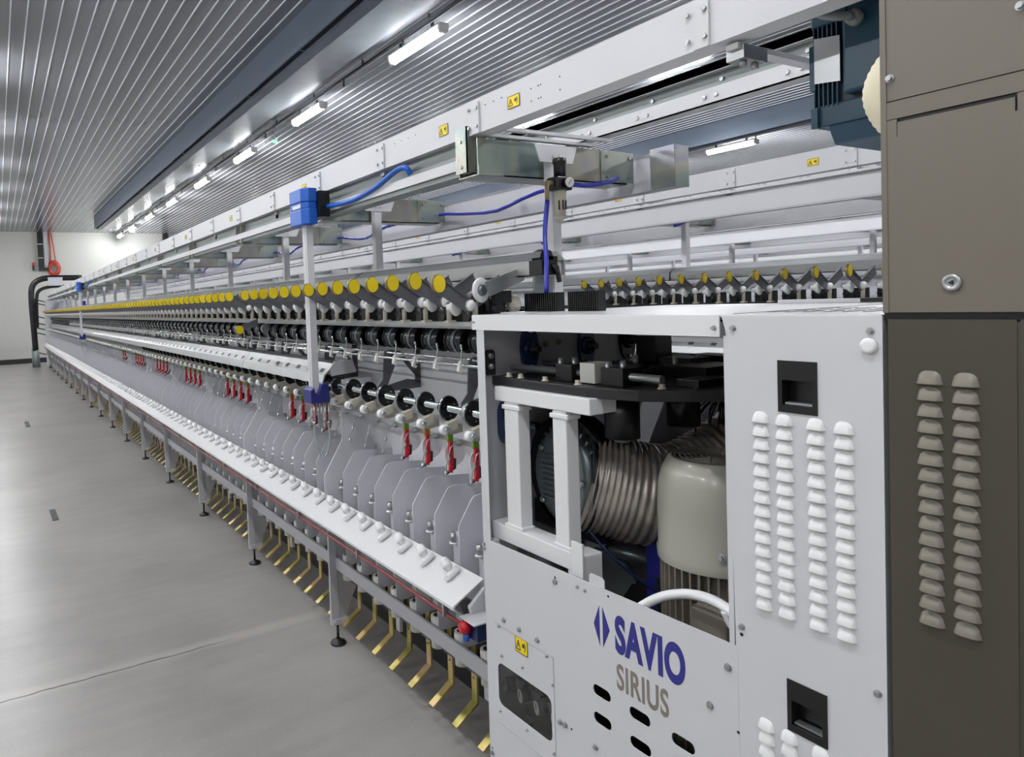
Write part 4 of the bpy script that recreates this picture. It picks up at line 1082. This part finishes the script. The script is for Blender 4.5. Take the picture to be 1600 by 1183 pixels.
def flex(path, r, n, amp, name, m, parent, turns):
    pts = catmull(path, turns); b = MB()
    def rf(i):
        return r + amp * (1.0, .3, -1.0, .3)[i % 4]
    b.tube(pts, r, n, 0, rf); return b.build(name, m, parent)
M['flex'] = mat('crumpled_grey_flexible_duct', (168, 160, 153), 0.34, metal=0.45, noise=0.2, scale=26, bump=1.0, bscale=30, stretch=(1, 1, 1))
t = thing('flexible_duct', (0, 0, 0), 'fat crinkled grey flexible duct curving behind the grey motor', 'duct')
flex([(1.40, 1.425, 1.085), (1.46, 1.38, 1.065), (1.53, 1.33, 1.045), (1.61, 1.29, 1.04), (1.70, 1.24, 1.08), (1.78, 1.19, 1.14), (1.85, 1.12, 1.19), (1.88, 1.0, 1.21), (1.88, .85, 1.21)], .136, 44, .0042, 'corrugated_hose', 'flex', t, 20)
b = MB(); b.lathe((1.40, 1.427, 1.083), (.82, -.57, -.1), [(0, .139), (.010, .139)], 36); b.build('hose_clamp', 'gunmetal', t)

# vertical grey motor
t = thing('cowled_motor', (1.46, 1.06, 0), 'warm grey vertical motor with domed fan cowl in the cabinet bay', 'motor')
b = MB(); R_ = .132
b.lathe((0, 0, 0), (0, 0, 1), [(.965, R_ + .002), (.985, R_ + .004), (.995, R_), (1.10, R_), (1.15, R_ - .004), (1.182, R_ - .014), (1.203, R_ - .026), (1.207, R_ - .032)], 48, 0, False)
b.build('fan_cowl', 'motorgrey', t)
b = MB()
for r in (.02, .032, .044, .056, .068, .080, .092, .099): b.lathe((0, 0, 1.204), (0, 0, 1), [(0, r), (.002, r + .001), (.004, r), (.004, r - .004), (0, r - .004)], 32, 0, False)
for k in range(8):
    a = PI * k / 4; b.tube([(.015 * math.cos(a), .015 * math.sin(a), 1.206), (.1 * math.cos(a + .5), .1 * math.sin(a + .5), 1.206)], .002, 6)
b.lathe((0, 0, 1.203), (0, 0, 1), [(0, .02), (.005, .018)], 20); b.build('fan_grille', 'grille', t)
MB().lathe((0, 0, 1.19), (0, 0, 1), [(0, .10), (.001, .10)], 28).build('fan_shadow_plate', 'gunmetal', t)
b = MB(); b.lathe((0, 0, .33), (0, 0, 1), [(0, .105), (.66, .105)], 32)
for k in range(40):
    a = 2 * PI * k / 40; ca, sa = math.cos(a), math.sin(a); q = .0022
    b.prism([(.103 * ca - q * sa, .103 * sa + q * ca), (.129 * ca - q * sa, .129 * sa + q * ca), (.129 * ca + q * sa, .129 * sa - q * ca), (.103 * ca + q * sa, .103 * sa - q * ca)], 'z', .36, .975)
b.build('finned_body', 'motorfin', t)
b = bolts(MB(), [(-.085, 1.012)], -.104, .007); b.build('cowl_bolt', 'steel', t)
b = MB(); b.box(-.155, -.09, -.13, -.04, .62, .905); b.build('terminal_box', 'motorfin', t, .006)
# cable
tag(MB().tube(catmull([(1.24, 1.13, .86), (1.275, 1.08, .905), (1.29, 1.02, .932), (1.285, .95, .945), (1.27, .88, .94), (1.26, .82, .92), (1.26, .76, .88)], 8), .011, 14).build('white_cable', 'plastic'), 'thick white cable arching in front of the motor fins', 'cable')
tag(MB().tube(catmull([(1.27, .91, .94), (1.275, .90, .915), (1.28, .885, .90), (1.28, .85, .895)], 6), .008, 10).build('white_cable', 'plastic'), 'short white cable branch beside the open bay edge', 'cable')
t = thing('blue_box', (1.50, 1.24, .60), 'flat navy blue box with grey plate behind the motor fins', 'box')
MB().box(-.02, .06, -.05, .05, 0, .36).build('box_body', 'navy', t); MB().box(-.024, -.02, -.02, .015, .12, .25).build('name_plate', 'gunmetal', t)
t = thing('wire_bundle', (1.72, 1.22, 1.20), 'tangle of thin black wires hanging above the flexible duct', 'wires')
b = MB()
for k in range(22):
    a = random.uniform(0, 2 * PI); r = random.uniform(.03, .09)
    b.tube(catmull([(0, 0, .12), (r * math.cos(a) * .7, r * math.sin(a), .06), (r * math.cos(a), r * math.sin(a), -.02), (r * .3 * math.cos(a + 1), r * .3 * math.sin(a), -.10), (.01, 0, -.13)], 4), .0022, 5)
b.build('wires', 'blackgloss', t)
t = thing('fan_guard', (1.9, 1.22, 1.15), 'dark round fan guard deep in the cabinet bay', 'fan')
b = MB()
for r in (.02, .04, .06, .08): b.tube([(0, r * math.cos(a * PI / 10), r * math.sin(a * PI / 10)) for a in range(21)], .002, 5)
b.build('guard_rings', 'steel', t); MB().box(.01, .05, -.09, .09, -.09, .09).build('fan_frame', 'black', t)
t = thing('lower_gearbox', (1.40, 1.42, .55), 'dark gearbox and pulleys below the duct in the cabinet bay', 'gearbox')
MB().box(.1, .45, -.15, .15, -.2, .25).build('gear_housing', 'gunmetal', t, .01)
b = MB(); b.lathe((.08, 0.02, .22), (1, .3, .2), [(0, .10), (.02, .10), (.03, .07), (.06, .07)], 28); b.build('pulley', 'alu', t)
b = MB(); b.tube([(.05, -.02, .34), (.16, -.09, .30), (.25, -.14, .25)], .018, 8); b.build('link_arm', 'alu', t)
b = MB(); b.tube(catmull([(-.06, -.02, .45), (-.02, -.1, .36), (.05, -.16, .28), (.15, -.2, .2)], 5), .004, 8); b.build('dark_line', 'navycast', t)
# gauges behind the window
t = thing('gauge_bank', (1.27, 1.53, .455), 'row of pressure gauges behind the cabinet window', 'gauges')
MB().box(.06, .07, -.15, .13, -.11, .10).box(.02, .05, -.14, .12, -.02, .03).build('manifold', 'gunmetal', t)
for k in range(4):
    y = .085 - .070 * k; z = .0
    b = MB(); b.cyl((.02, y, z), (-.015, y + .012, z), .021, n=22); o = b.build('gauge_body', 'black', t)
    b = MB(); b.cyl((-.015, y + .012, z), (-.0165, y + .0125, z), .0185, n=22); b.build('dial', 'offwhite', o)
    b = MB(); b.box(-.0185, -.017, y + .0115, y + .0125, z - .004, z + .014); b.build('needle', 'black', o)
    if k < 3:
        MB().lathe((.02, y - .03, .03), (0, 0, 1), [(0, .018), (.03, .018), (.034, .014)], 8, 0, True, 1, False).build('regulator_knob', 'blackgloss', t)
        MB().box(.005, .03, y - .05, y - .012, -.005, .022).build('valve_block', 'alu', t)

# black brush pads on the lid, beside the post
tag(MB().box(1.42, 1.70, 1.653, 1.80, 1.52, 1.5502).build('end_shelf', 'white'), 'white shelf just behind the cabinet lid, under a ribbed block', 'shelf')
for q, y0, y1, lab in ((0, 1.580, 1.727, 'ribbed black block on the cabinet lid, under the hanging blue hose'), (1, 1.417, 1.534, 'ribbed black block on the cabinet lid, without any hose')):
    t = thing('ribbed_block', (1.46, y0, 1.5502), lab, 'block', 'ribbed blocks'); w_ = y1 - y0
    MB().box(0, .03, 0, w_, 0, .057).build('core', 'black', t)
    b = MB(); n_ = 16
    for k in range(n_): b.box(-.004, 0, w_ * (k + .1) / n_, w_ * (k + .6) / n_, 0, .057)
    b.build('ribs', 'blackgloss', t)

# regulator on the first post
t = thing('air_regulator', (1.595, LEG0 - .06, 1.955), 'black air regulator with gauge and beige bowl on the white post', 'regulator')
b = MB(); b.box(-.03, .035, -.02, .03, -.022, .02); b.build('body', 'black', t, .004)
b = MB(); b.lathe((0, 0, .02), (0, 0, 1), [(0, .019), (.04, .019), (.045, .022), (.058, .022), (.06, .018)], 18); b.build('adjust_knob', 'black', t)
b = MB(); b.lathe((.012, -.02, 0), (-.1, -1, 0), [(0, .018), (.012, .018)], 20); o = b.build('gauge', 'black', t)
b = MB(); b.lathe((.0108, -.0322, 0), (-.1, -1, 0), [(0, .0165), (.001, .0165)], 20); b.build('dial', 'offwhite', o)
b = MB(); b.tube([(.006, -.034, -.006), (.016, -.034, .008)], .001, 4); b.build('needle', 'black', o)
b = MB(); b.lathe((.0, 0, -.022), (0, 0, -1), [(0, .019), (.03, .018), (.08, .016), (.081, .021), (.09, .021), (.091, .008), (.102, .008)], 16); o = b.build('filter_bowl', 'bowl', t)
b = MB()
for a in (-2.6, -1.9, -1.2): b.box(.0175 * math.cos(a) - .0025, .0175 * math.cos(a) + .0025, .0175 * math.sin(a) - .002, .0175 * math.sin(a), -.085, -.055)
b.build('bowl_slots', 'black', o)
b = MB(); b.cyl((-.03, 0, 0), (-.055, 0, 0), .008, n=8); b.cyl((-.055, 0, .004), (-.055, 0, -.06), .007, n=8); b.cyl((.035, 0, 0), (.048, 0, 0), .007, n=8); b.build('brass_fittings', 'tanrim', t)
tag(MB().tube(catmull([(1.54, LEG0 - .06, 1.90), (1.52, 1.69, 1.80), (1.495, 1.66, 1.70), (1.478, 1.645, 1.607)], 6), .0075, 8).build('air_hose', 'bluehose'), 'blue air hose hanging down from the regulator to the ribbed block', 'hose')
tag(MB().tube(catmull([(1.643, LEG0 - .06, 1.955), (1.72, LEG0 - .06, 1.955), (1.83, LEG0 - .05, 1.975), (1.92, LEG0 - .0, 2.0)], 6), .0075, 8).build('air_hose', 'bluehose'), 'blue air hose from the regulator to the right end of the tray', 'hose')

# ------------------------------------------------------------------ brown control cabinet
t = thing('control_cabinet', (0, 0, 0), 'tall taupe control cabinet with louvers at the right edge', 'cabinet')
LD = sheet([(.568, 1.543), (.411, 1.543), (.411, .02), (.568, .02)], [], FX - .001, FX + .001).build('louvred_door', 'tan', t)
b = MB(); louver(b, 0, 0, .034, .0195, .009); LV = b.build('louver', 'tan_light', LD); n = 0
for yc in (.513, .469):
    for k in range(16):
        if n == 0: LV.location = (0, yc, 1.467)
        else: pcopy(LV, (0, yc, 1.467 - .0241 * k), LD)
        n += 1
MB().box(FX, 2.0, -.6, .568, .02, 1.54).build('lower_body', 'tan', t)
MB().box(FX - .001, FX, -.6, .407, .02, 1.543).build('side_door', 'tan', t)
MB().box(FX + .004, 1.95, -.6, .575, 1.5405, 1.553).build('shadow_gap', 'black', t)
b = MB(); b.box(FX + .004, 1.42, -.6, .574, 1.555, 2.7); b.build('upper_body', 'tan_upper', t)
b = MB(); b.box(FX - .002, FX + .004, .566, .574, 1.553, 2.7); b.build('corner_strip', 'tan_upper', t)
MB().box(FX, FX + .003, -.2, .566, 1.8745, 2.3).build('upper_panel', 'tan_upper', t)
MB().box(FX - .001, FX + .003, -.2, .566, 1.8465, 1.8725).build('middle_band', 'tan_upper', t)
b = MB(); b.prism([(.5515, 1.5535), (.5515, 1.8405), (.4115, 1.8405), (.4115, 1.5535)], 'x', FX - .001, FX + .003); b.box(FX - .001, FX + .003, .5525, .566, 1.5535, 1.8455); b.box(FX - .001, FX + .003, .5515, .5525, 1.5535, 1.819)
b.box(FX - .001, FX + .003, -.2, .409, 1.5535, 1.8455); b.box(FX - .001, FX + .003, .409, .4115, 1.5535, 1.822); b.build('lower_panel', 'tan_upper', t)
MB().box(FX + .0032, FX + .0039, -.2, .566, 1.5535, 2.2).build('gap_backing', 'black', t)
b = bolts(MB(), [(.561, 1.908), (.405, 1.958)], FX, .005); b.build('panel_bolts', 'steel', t)
b = MB(); b.lathe((FX - .001, .484, 1.596), (-1, 0, 0), [(0, .0125), (.003, .0125), (.004, .010), (.004, .007), (.002, .006)], 24); o = b.build('door_lock', 'steel', t)
MB().cyl((FX - .004, .484, 1.596), (FX - .0055, .484, 1.596), .004, n=3, sm=False).build('lock_core', 'gunmetal', o)

# ------------------------------------------------------------------ petrol blue fan motor overhead
t = thing('fan_motor', (1.50, .715, 1.90), 'petrol blue fan motor hanging overhead beside the taupe cabinet', 'motor')
b = MB(); b.box(.004, .22, -.06, .125, .04, .24); b.build('stator_body', 'tealdark', t, .006)
b = MB()
for k in range(6): b.box(-.006, .006, .078 + .009 * k, .080 + .009 * k, .06, .225)
b.build('cooling_fins', 'teal', t)
b = MB(); b.box(-.002, .22, -.07, .070, .235, .28); b.box(-.006, .22, .06, .13, .225, .25); b.build('top_flange', 'teal', t, .004)
b = MB(); b.box(-.004, .22, -.08, .126, .022, .066); b.build('cover_collar', 'teal', t, .003)
b = MB(); b.prism([(-.004, .022), (.02, -.015), (.2, -.015), (.22, .022)], 'y', -.08, .10); b.build('cover_cone', 'teal', t, .004)
b = MB(); b.prism([(-.012, .022), (-.012, .062), (.0, .062), (.0, .022)], 'y', .115, .128); b.build('cover_lip', 'teal', t)
b = MB(); b.box(-.02, .10, -.055, .062, .075, .235); b.build('terminal_box', 'teal', t, .006)
b = MB(); b.prism([(.071, .105), (.071, .195), (.121, .203), (.121, .112)], 'x', -.010, -.0085); plabel(b.build('rating_plate', 'steel', t), 'silver rating plate')
b = MB(); b.box(-.008, .004, .121, .132, .10, .19); b.build('side_lug', 'teal', t)
b = MB(); b.lathe((-.02, .035, .212), (-1, -.2, 0), [(0, .015), (.016, .015), (.018, .011), (.028, .011)], 14); b.build('cable_gland', 'greyweb', t)
b = MB(); b.tube(catmull([(-.046, .03, .212), (-.07, .05, .214), (-.085, .072, .228), (-.075, .07, .258), (-.04, .03, .28), (.02, -.05, .30)], 6), .008, 10); b.build('grey_cable', 'greyweb', t)
b = MB(); b.box(-.12, .35, -.2, .14, .28, .287); b.build('mount_plate', 'white', t)
def hose_ribbed(path, r, n, amp, m, k, lab):
    pts = catmull(path, k); b = MB(); b.tube(pts, r, n, 0, lambda i: r + amp * (1 if i % 2 else -1)); return tag(b.build('ribbed_hose', m), lab, 'hose')
hose_ribbed([(1.40, .565, 2.02), (1.36, .61, 1.98), (1.345, .635, 1.925), (1.358, .615, 1.87), (1.40, .57, 1.84)], .034, 24, .0007, 'cream', 14, 'cream ribbed hose between the blue motor and the taupe cabinet')

# ------------------------------------------------------------------ world, camera
w = bpy.data.worlds.new('World'); SC.world = w; w.use_nodes = True
w.node_tree.nodes['Background'].inputs['Color'].default_value = (0.8, 0.85, 1, 1); w.node_tree.nodes['Background'].inputs['Strength'].default_value = 0.3
f, yaw, pit, rol, cx, cy = 1095.8705, 0.5099005, 0.03501653, -0.03765589, 607.9956, 508.7929
F_ = Vector((math.sin(yaw) * math.cos(pit), math.cos(yaw) * math.cos(pit), -math.sin(pit))); Rt = Vector((math.cos(yaw), -math.sin(yaw), 0)); U = Rt.cross(F_)
R2 = Rt * math.cos(rol) + U * math.sin(rol); U2 = -Rt * math.sin(rol) + U * math.cos(rol)
cd = bpy.data.cameras.new('Camera'); cam = bpy.data.objects.new('Camera', cd); COL.objects.link(cam)
m = Matrix((R2, U2, -F_)).transposed().to_4x4(); m.translation = (0, 0, 1.6); cam.matrix_world = m
cd.sensor_fit = 'HORIZONTAL'; cd.sensor_width = 36; cd.lens = f / 1600 * 36; cd.shift_x = (800 - cx) / 1600; cd.shift_y = -(591.5 - cy) / 1600; cd.clip_start = .05; cd.clip_end = 200
SC.camera = cam
SC.view_settings.view_transform = 'Standard'; SC.view_settings.look = 'None'; SC.view_settings.gamma = 1; SC.view_settings.exposure = 0.6
SC.view_settings.use_curve_mapping = False
